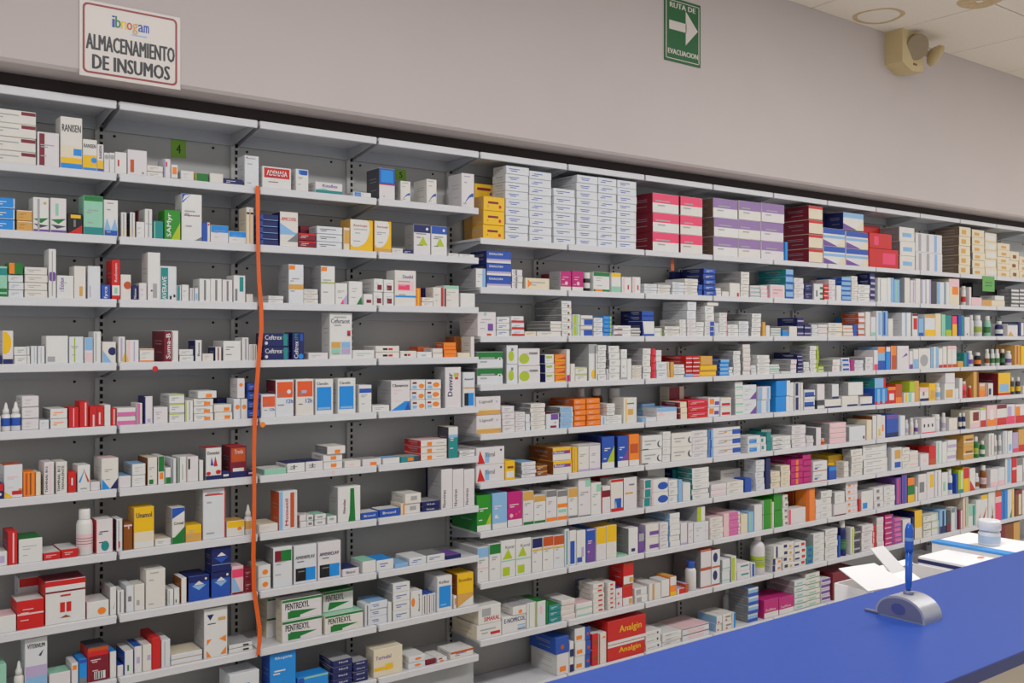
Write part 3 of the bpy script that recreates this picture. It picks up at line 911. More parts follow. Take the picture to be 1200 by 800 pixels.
STOCK['R6'] = '''
559 592 525 2 W g:R:.02:.05:.3:.05:.12:.85 q:I:.3:.1:.45:.7 o:N:.88:.8:.07 x:Xeral:E:.3:.45:.65:.72 dp=.2
592.5 604 540 1 Y q:W:.1:.1:.9:.45 q:F:.2:.6:.85:.72
612 629 542 4 W l S:E P:I dp=.2
630 643 546 2 F lw T:U:.2
649 671 525 2 W T:Y:.25 q:V:.02:.5:.95:.76 x:Bexitar:W:.08:.54:.62:.74 q:R:.82:.52:.95:.74 S:F P:U dp=.2
671.5 677 524 1 Y LF:U:.2:.6
678 690.5 521 1 W B:L:.08 T:S:.06 l
691 704 520 1 W B:L:.08 T:S:.06 l
706 721 512 1 B B:W:.2 g:H:.4:.2:1:.2:1:.7 lw P:B S:N dp=.2
724 737 511 1 B B:W:.2 g:V:.3:.2:1:.2:1:.6 lw S:N dp=.2
738 750 509 1 O B:W:.18 q:X:.1:.4:.9:.7 dp=.2
753.5 777 511 2 W e:Z:.75:.1:1.05:.6 e:W:.82:.15:1.05:.6 q:K:0:.0:.3:.06 l dp=.2
777.5 786.5 506 4 W l
788 812 508 2 W e:Z:.8:.2:1.05:.7 e:W:.88:.25:1.05:.7 l dp=.2
812.5 830.5 505 4 W l dp=.2
832 836.5 504 3 I LF:B:.0:.5
837 869 502 3 W q:B:.7:.2:1:.75 q:U:.4:.4:.5:.6 l dp=.2
877 892 511 2 W q:A:.1:.1:.7:.55 l dp=.1
892.5 899 512 2 W q:T:.1:.3:.5:.8
892 904 503 1 T sb=.12 T:W:.2 dp=.1
900 905 507 2 T
907 928 512 3 W q:K:.02:.02:.5:.14 l dp=.18
929 945.5 499 5 W l S:S dp=.2
946.5 954.5 511 3 W l
956.5 962.5 501 1 W S:E
963 969.5 514 1 O k=tube T:Q:.2
973.5 993 496 4 Q T:W:.1 S:S dp=.2
996 1015 500 1 W q:D:.85:.1:.95:.3 S:S dp=.2
1016 1022 492 1 C
1022.5 1027.5 487 1 W S:F
1028 1033 486 1 W q:Y:.3:.1:.8:.4
1033.5 1038 487 1 W q:O:.2:.3:.6:.6
1039 1053 486 1 B T:V:.18 B:N:.2
1054 1061 487 1 W LF:I:0:.2
1062.5 1067 492 1 W k=bottle band=L
1068 1073 490 1 W k=bottle band=C
1074 1078.5 492 1 W k=bottle band=V
1080 1096 490 1 W q:K:.15:.4:.25:.6 q:K:.45:.4:.55:.6 q:K:.75:.4:.85:.6 B:P:.06
1096.5 1105.5 486 1 W k=jar band=W
1106 1111.5 484 1 W k=bottle band=L
1112.5 1122 490 1 W LF:C:.4:.6
1125 1129 484 1 N k=bottle band=C
1129.5 1134 484 1 N k=bottle band=W
1137.5 1149 481 1 C B:Q:.3 q:D:.3:.4:.9:.9
1149.5 1156 478 1 W B:R:.35 T:H:.1
1157 1168 475 1 Q B:O:.35 q:W:.3:.3:.7:.8
1168.5 1180 474 1 W B:R:.35 T:D:.2
1180.5 1190 474 1 W B:P:.4 q:L:.1:.4:.6:.9
1190.5 1204 474 1 W B:R:.4 q:O:.0:.4:.4:.9
'''
STOCK['R7'] = '''
559 576 581 1 j B:W:.17 g:H:1:.17:.6:.17:1:.5 lw S:G dp=.26
577 594.5 578 1 I B:W:.16 o:W:.25:.36:.05 lw dp=.2
595.5 613 577 1 M B:W:.2 o:Q:.25:.32:.06 o:P:.6:.35:.04 o:P:.8:.4:.04 lq dp=.2
613.5 626 576 1 W T:U:.27 B:G:.08 l dp=.15
626.5 640 581 1 W T:U:.22 B:G:.08 l dp=.15
640.5 653 575 1 W T:E:.2 B:O:.11 l dp=.15
653.5 665.5 575 1 W T:E:.2 B:O:.11 M:O:.42:.55 q:J:.1:.25:.9:.35 dp=.15
666 677 572 1 W T:U:.3 B:E:.08 l dp=.15
678 692.5 561 1 W q:J:.55:.78:1:.97 q:P:.3:.62:.8:.65 B:E:.03 l
693 705 566 1 W q:J:.5:.72:1:.95 l
706 716 570 1 W T:W:.1 M:D:.6:.85 S:R
705 716 558 1 R sb=.1
716.5 731 562 1 W T:R:.08 q:B:.3:.1:.85:.4 B:R:.1 g:I:.25:.1:.5:.1:.4:.35
731.5 747.5 560 1 W q:U:.1:.48:.7:.54 q:E:.4:.75:.8:.8 S:F P:S
755 764 562 3 W LF:T:.1:.9
764.5 783.5 562 2 W e:B:.35:.15:1:.75 LF:Q:0:.1 dp=.2
760 780 550 1 W sb=.12 dp=.12
784 795 563 3 W l S:S
795.5 800 562 1 I
801 810 566 1 W
789 809 550 2 T S:N sb=.12 dp=.12
811.5 831.5 549 6 W l S:T dp=.2
834 852 568 2 W M:Q:.2:.4 dp=.1
852.5 872 565 2 W l dp=.1
845 868 551 2 W sb=.1 l dp=.15
874 881.5 561 1 B
873 886 552 2 W sb=.1 dp=.12
887 897 539 5 W l
898 903.5 537 1 N
904.5 915.5 553 3 C l
916 927 546 4 C l S:S dp=.2
928 942 539 4 M RT:O:.4:.6 B:D:.06 dp=.2
942.5 952 533 5 M B:D:.1 dp=.2
954 970.5 541 2 W q:B:.1:.2:.3:.4 B:R:.05 l dp=.18
972 981 547 1 B T:A:.3 dp=.06
972 989.5 534 3 Y B:U:.2 sb=.07 dp=.15
990.5 996 541 3 W
998 1011.5 527 4 W S:S l dp=.2
1012.5 1040.5 522 4 W l S:E P:S dp=.2
1045.5 1057.5 525 1 W q:U:.3:.5:.9:.9 q:B:.3:.1:.9:.35
1058 1066.5 525 3 W l
1067.5 1077.5 529 2 W M:Q:.3:.5
1079 1089 532 1 W q:Q:.3:.3:.7:.6
1089.5 1097 523 1 R B:X:.3
1078 1089 523 1 R sb=.1
1098 1104.5 517 1 W LF:J:.2:.5
1105 1110.5 518 1 W
1111 1121.5 516 2 W M:L:.3:.6
1130 1142 510 2 U M:W:.4:.5 q:F:.2:.5:.9:.7
1143.5 1150 512 1 G k=bottle band=H
1151.5 1157.5 517 1 G k=bottle band=W
1159 1165 508 1 W LF:S:.3:.5
1166 1171 510 1 W k=bottle band=S
1171.5 1176 510 1 W k=bottle band=S
1176.5 1181 505 1 W LF:S:.3:.5
1181.5 1187 505 1 W q:I:.2:.1:.8:.4
1187.5 1194 507 1 L B:P:.2
1194.5 1204 503 1 U B:R:.3
'''
STOCK['R8'] = '''
559.5 573 642 1 W T:I:.28 M:Q:.38:.42 l S:S dp=.26
573.5 587 638 1 W T:G:.27 l dp=.2
587.5 604.5 634 1 W g:H:.1:.5:.8:.5:.5:.78 q:H:.1:.05:.6:.28 x:Keral:E:.3:.78:.9:.86 M:J:.44:.47 dp=.2
605 623 632 1 W g:H:.1:.52:.7:.52:.45:.8 q:H:.1:.06:.55:.28 x:Keral:E:.3:.78:.9:.86 M:J:.44:.47 dp=.2
624 636 631 1 W T:N:.28 M:Y:.62:.68 l
636.5 649 629 1 W T:X:.28 M:Y:.62:.68 l
649.5 662 628 1 W T:X:.28 M:Y:.62:.68 l
662.5 667.5 620 1 W LF:T:.3:.6
668 676 622 1 W LF:B:.1:.8 T:W:.3
676.5 687 622 1 W q:B:0:.05:.6:.2 q:L:.5:.2:.8:.5
688 698 620 1 B B:V:.6 T:L:.05 lq
699 710.5 618 1 W T:Y:.5 P:U dp=.1
711 723 616 1 W T:Y:.5 P:Y dp=.1
724 735.5 654 1 J
736.5 748 619 1 W q:N:.3:.1:.7:.22 S:E dp=.2
748.5 755 625 1 V T:S:.4
757.5 773 615 2 W q:V:.3:.15:1:.45 dp=.2 S:L
774 784 613 4 W l
785.5 797.5 602 6 W S:I dp=.2
798 806 613 1 W B:L:.08 S:S
807 813 613 1 W l
813.5 826.5 612 1 W l dp=.14
817 826.5 594 1 W LF:H:.0:.5 yb=612 S:S dp=.16
827 832 611 2 W
833 848 607 4 W l P:Q
848.5 854.5 602 1 Q
855 868 601 6 p RT:W:.85:1 S:Q P:Q dp=.2
869 877 603 1 C
877.5 884 600 1 I LF:J:.2:.5
884.5 894 592 1 W S:S dp=.2
895 905 586 2 j RT:H:.9:1 S:W dp=.2
905.5 907.5 588 1 W
908 917.5 579 2 j dp=.2
918 924 580 5 W q:E:.4:.2:.9:.6
925 945 597 1 W LF:P:0:.12 P:W dp=.08
930 945 575 1 X sb=.1 dp=.18
946 955.5 573 1 O LF:X:.0:.3 dp=.1
956.5 962.5 586 3 W
963 976 576 4 W l S:S dp=.2
977.5 991.5 591 1 W B:D:.1
978 990 577 1 W yb=591 S:S l
992.5 1006.5 565 5 W q:O:.2:.2:.4:.6 q:Q:.6:.2:.8:.6 S:S dp=.2
1007 1009.5 585 1 R
1010.5 1024 576 1 W q:A:.1:.1:.5:.4 P:S dp=.2
1025.5 1036.5 572 3 W q:E:.3:.2:.6:.7
1037 1049.5 570 4 W l
1038 1050 563 1 D sb=.14
1050.5 1056.5 560 1 V LF:P:.2:.5
1057 1063.5 556 1 V LF:B:.3:.6 S:N dp=.2
1064 1072 560 1 G T:O:.3 B:Y:.3
1073 1075.5 570 1 W
1076.5 1086 556 1 W q:E:.1:.3:.7:.7
1087 1095.5 553 1 W q:Y:.4:.4:.9:.9
1096 1103.5 551 1 W LF:L:.3:.5
1104.5 1111.5 554 1 W q:J:.2:.2:.6:.6
1112 1120 550 1 W k=bottle band=B
1120.5 1122.5 555 1 B
1123.5 1129.5 551 1 H LF:W:.5:.8 B:T:.15
1130 1136.5 548 1 Y T:R:.45
1137 1143.5 549 1 W g:R:0:0:1:0:0:.5
1144.5 1151 555 1 W k=bottle band=F
1152 1160 546 1 F k=bottle band=Q
1161 1170 550 1 W B:Q:.25
1170.5 1178 548 1 W B:Q:.3
1178.5 1186 536 1 W RT:I:.3:.9 S:S dp=.2
1186.5 1192 534 1 R M:Q:.5:.6
1192.5 1199 537 1 W T:E:.3
1199.5 1205 536 1 W B:P:.4
'''
STOCK['R9'] = '''
559 588 733 1 W q:R:.55:.2:.95:.4 ls S:C dp=.26
560.5 587 711 1 W q:S:.15:.4:.55:.85 x:SIMARAL:R:.25:.12:.95:.36 yb=733 S:C dp=.2
589 617 724 1 W x:E-NOMICOL:N:.08:.62:.98:.9 q:N:.65:.08:.98:.14 q:I:.65:.2:.98:.26 q:I:.65:.34:.98:.4 dp=.15
601 617 711 1 W e:O:.4:.1:.7:.55 yb=723 P:S dp=.15
618 629.5 707 1 W LF:J:.2:.3 RT:H:.85:1 P:S dp=.15
630 640 705 1 W q:Q:.3:.5:.6:.8 P:G dp=.15
640.5 643 705 1 G P:G dp=.15
644 658 710 3 T lw P:G dp=.1
659 675 704 4 W M:Q:.3:.5 P:W dp=.15
676 695 708 2 W M:J:.1:.3 P:Q dp=.1
685 696 682 5 B S:E sb=.14 dp=.12
696 709 685 6 W q:R:.45:.3:.85:.7 dp=.12
713 722 683 6 W q:R:.3:.3:.7:.7 dp=.12
723 730.5 690 2 W e:R:.2:.3:.5:.6 P:B
731.5 743.5 660 2 R T:X:.1 B:W:.38 q:U:.6:.05:.95:.3 dp=.12
745.5 760 690 2 W q:S:.1:.1:.5:.8 P:W dp=.15
761 767 684 1 W RT:U:.6:1 dp=.16
767.5 775 684 1 W P:W
775.5 785 680 1 W T:W:.3 B:F:.04 dp=.1
785.5 793 676 1 O T:W:.45 B:Y:.2 P:U dp=.12
794 803 690 1 W RT:R:.2:1 P:L dp=.12
803.5 807 684 1 X P:L
808 821.5 660 1 W k=bottle cap=B
822 834.5 645 2 W T:X:.08 B:X:.06 P:X S:E dp=.24
835 845 645 2 W e:N:.15:.3:.7:.85 B:X:.08 P:X dp=.24
847 856.5 656 2 W M:J:.2:.3 S:S dp=.1
857 863 652 1 W LF:H:.1:.7 S:S dp=.12
864.5 880 661 2 W q:T:.3:.5:.9:.7 dp=.12
881 886 660 1 W LF:B:.2:.8
886.5 904 625 1 W k=flask band=H
906.5 917 655 2 W LF:N:0:.3 q:O:.6:.2:.9:.6 dp=.1
907 918 640 1 W LF:N:.2:.4 yb=655 dp=.12
918 931 637 4 W q:N:.1:.3:.4:.8 q:U:.6:.2:.8:.6 P:W dp=.15
931.5 945 636 4 W q:R:.6:.3:.9:.8 q:N:.0:.2:.4:.5 dp=.15
946 953.5 641 3 T q:B:.2:.2:.8:.7
954 967 626 5 W l S:S dp=.2
968 982.5 621 5 W l S:S dp=.2
983 985.5 628 1 B
986 996 609 1 N k=bottle band=G
997 1001.5 618 1 W LF:H:.4:.8
1002 1009 619 3 Z M:L:.4:.6 S:H
1010.5 1023.5 616 4 W l S:S dp=.2
1024 1028.5 616 4 R LF:Q:.0:.3
1029 1037 607 5 W M:Q:.3:.5 S:S dp=.2
1038 1047.5 604 6 M M:Q:.4:.6 RT:V:.8:1
1048 1057.5 608 5 p M:V:.1:.4 LF:M:0:.2
1058.5 1068 609 1 W q:H:.4:.4:.6:.6 S:S dp=.2
1069 1071.5 606 1 N
1072.5 1081.5 599 1 Y B:C:.4 S:N dp=.2
1083 1092 604 3 W M:G:.9:1 l dp=.15
1092.5 1100.5 602 3 W M:H:.9:1 LF:J:.8:.9 dp=.15
1086 1098 590 1 W k=bottle band=W sb=.16
1102 1109.5 598 1 I RT:N:.4:.7 B:N:.3
1110 1114.5 599 1 Z B:D:.4
1115 1121.5 595 1 W T:E:.2 RT:I:.6:.9
1124 1128.5 598 1 D RT:Q:.5:1
1129 1135 580 1 C LF:P:.3:.5 RT:J:.6:.9
1135.5 1143.5 592 1 W T:J:.5 RT:T:.6:.9
1144 1150 586 1 W g:X:.3:.1:.6:.1:.9:.5
1150.5 1158 580 1 W T:Y:.15 g:X:.2:.2:.5:.2:.9:.6
1158.5 1166 575 1 W g:F:.2:0:.4:0:.9:.5 g:F:.6:0:.8:0:.5:.6
1166.5 1174 572 1 Q T:X:.2 B:P:.6
1175 1181 569 1 A LF:B:.2:.5
1181.5 1189 573 1 W g:G:.3:0:.6:0:.9:.6 RT:Y:.6:.8
1190 1198 575 1 F RT:C:.5:.9 T:D:.15
1198.5 1206 575 1 W
'''
STOCK['R10'] = '''
653 667 767 1 W q:O:.2:.15:.75:.4 S:W dp=.24
651 667 748 1 B o:X:.5:.4:.15 yb=767 S:B P:B dp=.24
668 673 752 2 W T:W:.5 B:N:.5
674 686.5 737 3 W q:O:.15:.15:.7:.45 S:S P:W dp=.2
687 693 735 3 B o:X:.5:.5:.12 P:N dp=.2
694.5 701.5 743 2 R o:F:.5:.45:.16 P:W dp=.2
702 711 742 1 W q:O:.5:.82:.9:.88 LF:R:0:.15 dp=.2
712 756 757 1 R T:W:.15 x:Analgin:Y:.3:.3:.88:.74 P:R dp=.2
712 757 729 1 R B:W:.14 x:Analgin:Y:.3:.36:.88:.74 yb=757 P:R S:R dp=.2
758 776 741 3 W q:N:.75:.3:.85:.7 q:S:.1:.35:.6:.45 dp=.2
777 799 743 3 W q:E:.1:.4:.4:.5 l dp=.18
800.5 831.5 737 2 W T:D:.14 q:Q:.2:.2:.8:.6 P:Q dp=.2
840 847 722 2 W q:R:.2:.1:.5:.3 S:I dp=.15
847.5 858 720 2 W q:R:.3:.1:.5:.3 q:E:.3:.5:.9:.7 dp=.15
858.5 862 718 1 W RT:A:.3:1
852 864 694 1 W k=flask sb=.16
878 890 690 4 I B:B:.4 T:W:.2 S:E dp=.2
896 913 704 1 M B:W:.3 x:Sulfina:Q:.1:.38:.8:.52 P:M dp=.2
913.5 931 701 1 M B:W:.3 x:Sulfina:Q:.1:.38:.8:.52 P:M dp=.2
931.5 945.5 681 5 W M:G:.0:.08 q:J:.2:.3:.7:.6 S:S dp=.26
946 962.5 673 6 W M:G:.0:.08 q:J:.2:.3:.7:.6 dp=.26
963.5 974 679 4 W T:V:.5 M:L:.1:.3 dp=.2
976 1008 672 1 D P:D dp=.2
1095 1108 652 1 W dp=.2
1116 1140 644 2 W LF:U:.2:.5 dp=.2
1171 1196 616 1 F LF:D:0:.3 RT:U:.7:1 dp=.2
'''
INKS = dict(l='S', ls='S', lw='W', lk='Z', lr='R', lb='B', lq='Q', ld='D', lj='J', lt='E', lo='O', lf='F')
def parse(line):
    p = line.split(); p[4] = random.choice('WWwck') if p[4] == 'W' else p[4]; it = dict(x0=float(p[0]), x1=float(p[1]), yt=float(p[2]), n=int(p[3]), c=p[4], pr=[], sb=None, dp=None, yb=None, k='box', band=None, cap='W', S=None, P=None)
    for t in p[5:]:
        if '=' in t:
            a, v = t.split('=')
            it[a] = v if a in ('k', 'band', 'cap') else float(v)
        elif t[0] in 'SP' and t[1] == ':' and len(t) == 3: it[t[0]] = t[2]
        else: it['pr'].append(t.split(':'))
    return it
ITEMS = {r: [parse(l) for l in s.strip().split('\n')] for r, s in STOCK.items()}
texts = {'4', '5', 'ALMACENAMIENTO', 'DE INSUMOS', 'RUTA DE', 'EVACUACION', 'i', 'b', 'n', 'o', 'g', 'a', 'm'}
for r in ITEMS.values():
    for it in r:
        for p in it['pr']:
            if p[0] in 'xy': texts.add(p[1].replace('_', ' '))
glyphs(sorted(texts))

def prints(mb, it, x0, z0, x1, z1, y):
    """flat print on the front face"""
    w, h = x1-x0, z1-z0; lay = [0]
    def F(u, v): return (x0+min(max(u, 0), 1)*w, y-lay[0], z0+min(max(v, 0), 1)*h)
    def quad(c, u0, v0, u1, v1):
        lay[0] += .00018; mb.poly([F(u0,v0), F(u1,v0), F(u1,v1), F(u0,v1)], ink(c))
    for p in it['pr']:
        k = p[0]; a = p[1:]
        g = [float(q) for q in a[1:]] if k not in 'xy' and k not in INKS else []
        e = .012
        if k == 'T': quad(a[0], 0, 1-g[0], 1, 1)
        elif k == 'B': quad(a[0], 0, 0, 1, g[0])
        elif k == 'M': quad(a[0], 0, g[0], 1, g[1])
        elif k in ('LF', 'RT'): quad(a[0], g[0], .04 if g[0] > 0 and g[1] < 1 else 0, g[1], .96 if g[0] > 0 and g[1] < 1 else 1)
        elif k == 'q': quad(a[0], *g)
        elif k == 'g':
            lay[0] += .00018; pts = [F(g[0],g[1]), F(g[2],g[3]), F(g[4],g[5])]; mb.poly(pts, ink(a[0]))
        elif k == 'o':
            lay[0] += .00018; r = g[2]*h; mb.poly([F(g[0]+r/w*math.cos(2*math.pi*i/12), g[1]+r/h*math.sin(2*math.pi*i/12)) for i in range(12)], ink(a[0]))
        elif k == 'e':
            lay[0] += .00018; cu, cv, ru, rv = (g[0]+g[2])/2, (g[1]+g[3])/2, (g[2]-g[0])/2, (g[3]-g[1])/2
            mb.poly([F(cu+ru*math.cos(2*math.pi*i/18), cv+rv*math.sin(2*math.pi*i/18)) for i in range(18)], ink(a[0]))
        elif k == 'a':   # swoosh
            lay[0] += .00018
            o_ = [(.1+.85*t, .02+.42*math.sin(t*math.pi/2)) for t in [i/6 for i in range(7)]]
            i_ = [(.1+.1*t+.75*t, .02+.42*math.sin(t*math.pi/2)-.12*t) for t in [i/6 for i in range(7)]]
            for q in range(6): mb.poly([F(*o_[q]), F(*i_[q]), F(*i_[q+1]), F(*o_[q+1])], ink(a[0]))
        elif k in 'xy':
            lay[0] += .00018; u0, v0, u1, v1 = [float(q) for q in a[2:6]]
            put_text(mb, a[0].replace('_', ' '), ink(a[1]), F, u0, v0, u1, v1, k == 'y')
        elif k in INKS:
            rnd = random.Random(int(it['x0']*7)); lay[0] += .00018
            c = INKS[k]
            if h > 1.6*w: rows = (.62, .56, .3) if k != 'ls' else (.9, .72, .1)
            elif h > .6*w: rows = (.68, .56, .3)
            else: rows = (.58, .34)
            for q, v in enumerate(rows):
                u0 = .1+.12*rnd.random(); u1 = u0+(.55 if q == 0 else .3)*(.7+.5*rnd.random()); th = min(.09 if h < .6*w else .03, .0035/h*2)
                mb.poly([F(u0, v), F(min(u1,.95), v), F(min(u1,.95), v+th), F(u0, v+th)], ink(c))

def bottle(it, X, Y, Z, wd, ht):
    r = wd/2; k = it['k']; body = ink(it['c']); cap = ink(it['cap'] if k != 'dropper' else 'W')
    names = dict(dropper='dropper_bottle', bottle='medicine_bottle', jar='pill_jar', flask='antiseptic_bottle', tube='ointment_tube')
    t = empty(names[k], (X, Y, Z)); b = MB()
    if k == 'dropper':
        b.lathe([(r*.9,0),(r,.003),(r,ht*.55),(r*.55,ht*.62)], body); b.build('body', t)
        c = MB(); c.lathe([(r*.72,ht*.6),(r*.72,ht*.74),(r*.45,ht*.8),(r*.32,ht*.93),(r*.12,ht)], cap); c.build('cap', t)
    elif k == 'jar':
        b.lathe([(r*.94,0),(r,.003),(r,ht*.62),(r*.85,ht*.7)], body); b.build('body', t)
        c = MB(); c.lathe([(r,ht*.68),(r*1.02,ht*.7),(r*1.02,ht*.97),(r*.95,ht)], cap); c.build('cap', t)
    elif k == 'flask':
        b.lathe([(r*.92,0),(r,.005),(r,ht*.68),(r*.85,ht*.76),(r*.42,ht*.84),(r*.4,ht*.87)], body); b.build('body', t)
        c = MB(); c.lathe([(r*.48,ht*.86),(r*.48,ht*.97),(r*.42,ht)], cap); c.build('cap', t)
    elif k == 'tube':
        b.lathe([(r*.9,0),(r,.002),(r,ht*.78),(r*.8,ht*.82)], body); b.build('body', t)
        c = MB(); c.lathe([(r*.85,ht*.8),(r*.85,ht*.98),(r*.78,ht)], cap); c.build('cap', t)
    else:
        b.lathe([(r*.92,0),(r,.004),(r,ht*.66),(r*.9,ht*.73),(r*.62,ht*.78)], body); b.build('body', t)
        c = MB(); c.lathe([(r*.68,ht*.77),(r*.7,ht*.79),(r*.68,ht*.98),(r*.6,ht)], cap); c.build('cap', t)
    if it['band'] or k == 'tube':
        m = ink(it['band'] or 'R'); l = MB(); l.lathe([(r*1.012,ht*.18),(r*1.012,ht*.46)], m, cap=False); l.build('label', t)
        if it['band'] in ('H', 'Q', 'G'):
            for q in range(3):
                l2 = MB(); l2.lathe([(r*1.02,ht*(.24+.06*q)),(r*1.02,ht*(.255+.06*q))], ink('E'), cap=False); l2.build('print_line', t)
    return t

def describe(it, kind):
    c = NAMES[it['c']]; f = []
    word = dict(T='top band', B='base band', M='middle band', LF='left stripe', RT='right stripe', q='panel', g='wedge', o='dot', e='oval', a='swoosh', x='lettering', y='upright lettering')
    seen = set()
    for p in it['pr']:
        if p[0] not in word: continue
        col = NAMES[p[2] if p[0] in 'xy' else p[1]]
        s = col+' '+word[p[0]]
        if s in seen or col == c: continue
        seen.add(s); f.append(s)
    return c, f
LABELS = {}
def finish(o, label, cat, group):
    tag(o, label, cat, group); LABELS.setdefault(label, []).append(o)

def kind_of(it, hh, wd):
    asp = hh/wd
    if asp > 2.1: return 'slim_carton'
    if asp > .62: return 'medicine_box'
    if it['c'] not in 'WwckCS': return 'printed_carton'
    return 'striped_carton' if any(p[0] not in INKS for p in it['pr']) else 'white_carton'
NOUN = {'white_carton': 'flat carton', 'striped_carton': 'flat carton', 'printed_carton': 'flat carton', 'slim_carton': 'slim carton', 'medicine_box': 'box'}
LIMIT = 325; STUFF = {}
for row, items in ITEMS.items():
    left = row[0] == 'L'; ri = int(row[1:])-1; rows = LROWS if left else RROWS
    zs = rows[ri]; gap = (rows[ri-1] if ri else CANOPY)-zs-LIP-.006
    d0 = FRONT+.012
    for it in sorted(items, key=lambda i: (i['yb'] is not None, -i['yt'])):
        sb = it['sb'] or 0.0
        d = d0+sb
        it['X0'] = X_at(it['x0'], d)+.0006; it['X1'] = X_at(it['x1'], d)-.0006
        it['Z1'] = min(Z_at(it['x0'], it['yt'], d), zs+gap)
        it['Z0'] = max(zs+.0004, Z_at(it['x0'], it['yb'], d)) if it['yb'] else zs+.0004
        if it['yb']:   # rests on whatever it overlaps below
            under = [q['Z1'] for q in items if q is not it and 'Z1' in q and q['yt'] > it['yt']+1 and q['X0'] < it['X1']-.002 and q['X1'] > it['X0']+.002 and abs((q['sb'] or 0)-sb) < .09]
            if under: it['Z0'] = max(under)+.0004
        if it['Z1'] < it['Z0']+.008: it['Z1'] = it['Z0']+.008
        # keep between the bay joints loosely; depth
        it['Y0'] = d+random.uniform(0, .006)*(0 if it['yb'] else 1)
        it['D'] = it['dp'] or (.085 if left else .16)
        if it['k'] != 'box':   # round things: true diameter, not the slanted run along the shelf
            dia = (it['x1']-it['x0'])*wdist(it['x0'], d)/FPX*.97; mid = (it['X0']+it['X1'])/2
            it['X0'], it['X1'] = mid-dia/2, mid+dia/2; it['D'] = dia
    # resolve overlaps inside a row
    for a in items:
        for q in items:
            if a is q or not (a['X0'] < q['X1']-.0003 and q['X0'] < a['X1']-.0003): continue
            if not (a['Z0'] < q['Z1']-.0005 and q['Z0'] < a['Z1']-.0005): continue
            sa, sq = a['sb'] or 0, q['sb'] or 0
            if sa+.02 < sq: a['D'] = min(a['D'], q['Y0']-a['Y0']-.003)
            elif abs(sa-sq) <= .02 and a['x0'] < q['x0'] and a['X1'] > q['X0'] and a['X1']-q['X0'] < .6*(a['X1']-a['X0']): a['X1'] = q['X0']-.0008
    for it in items:
        it['area'] = (it['x1']-it['x0'])*(it['Z1']-it['Z0'])/it['n']*FPX/wdist(it['x0'], d0)*(.3 if it['sb'] else 1)*(.2 if it['x0'] > 1196 else 1)
        it['kind'] = kind_of(it, (it['Z1']-it['Z0'])/it['n'], it['X1']-it['X0'])
CUT = {}
for kd in NOUN:
    ar = sorted([it['area'] for its in ITEMS.values() for it in its if it['k'] == 'box' and it['kind'] == kd for _ in range(it['n'])], reverse=True)
    CUT[kd] = ar[LIMIT-1] if len(ar) > LIMIT else 0
    print('KIND', kd, len(ar), 'cut', round(CUT[kd], 1))
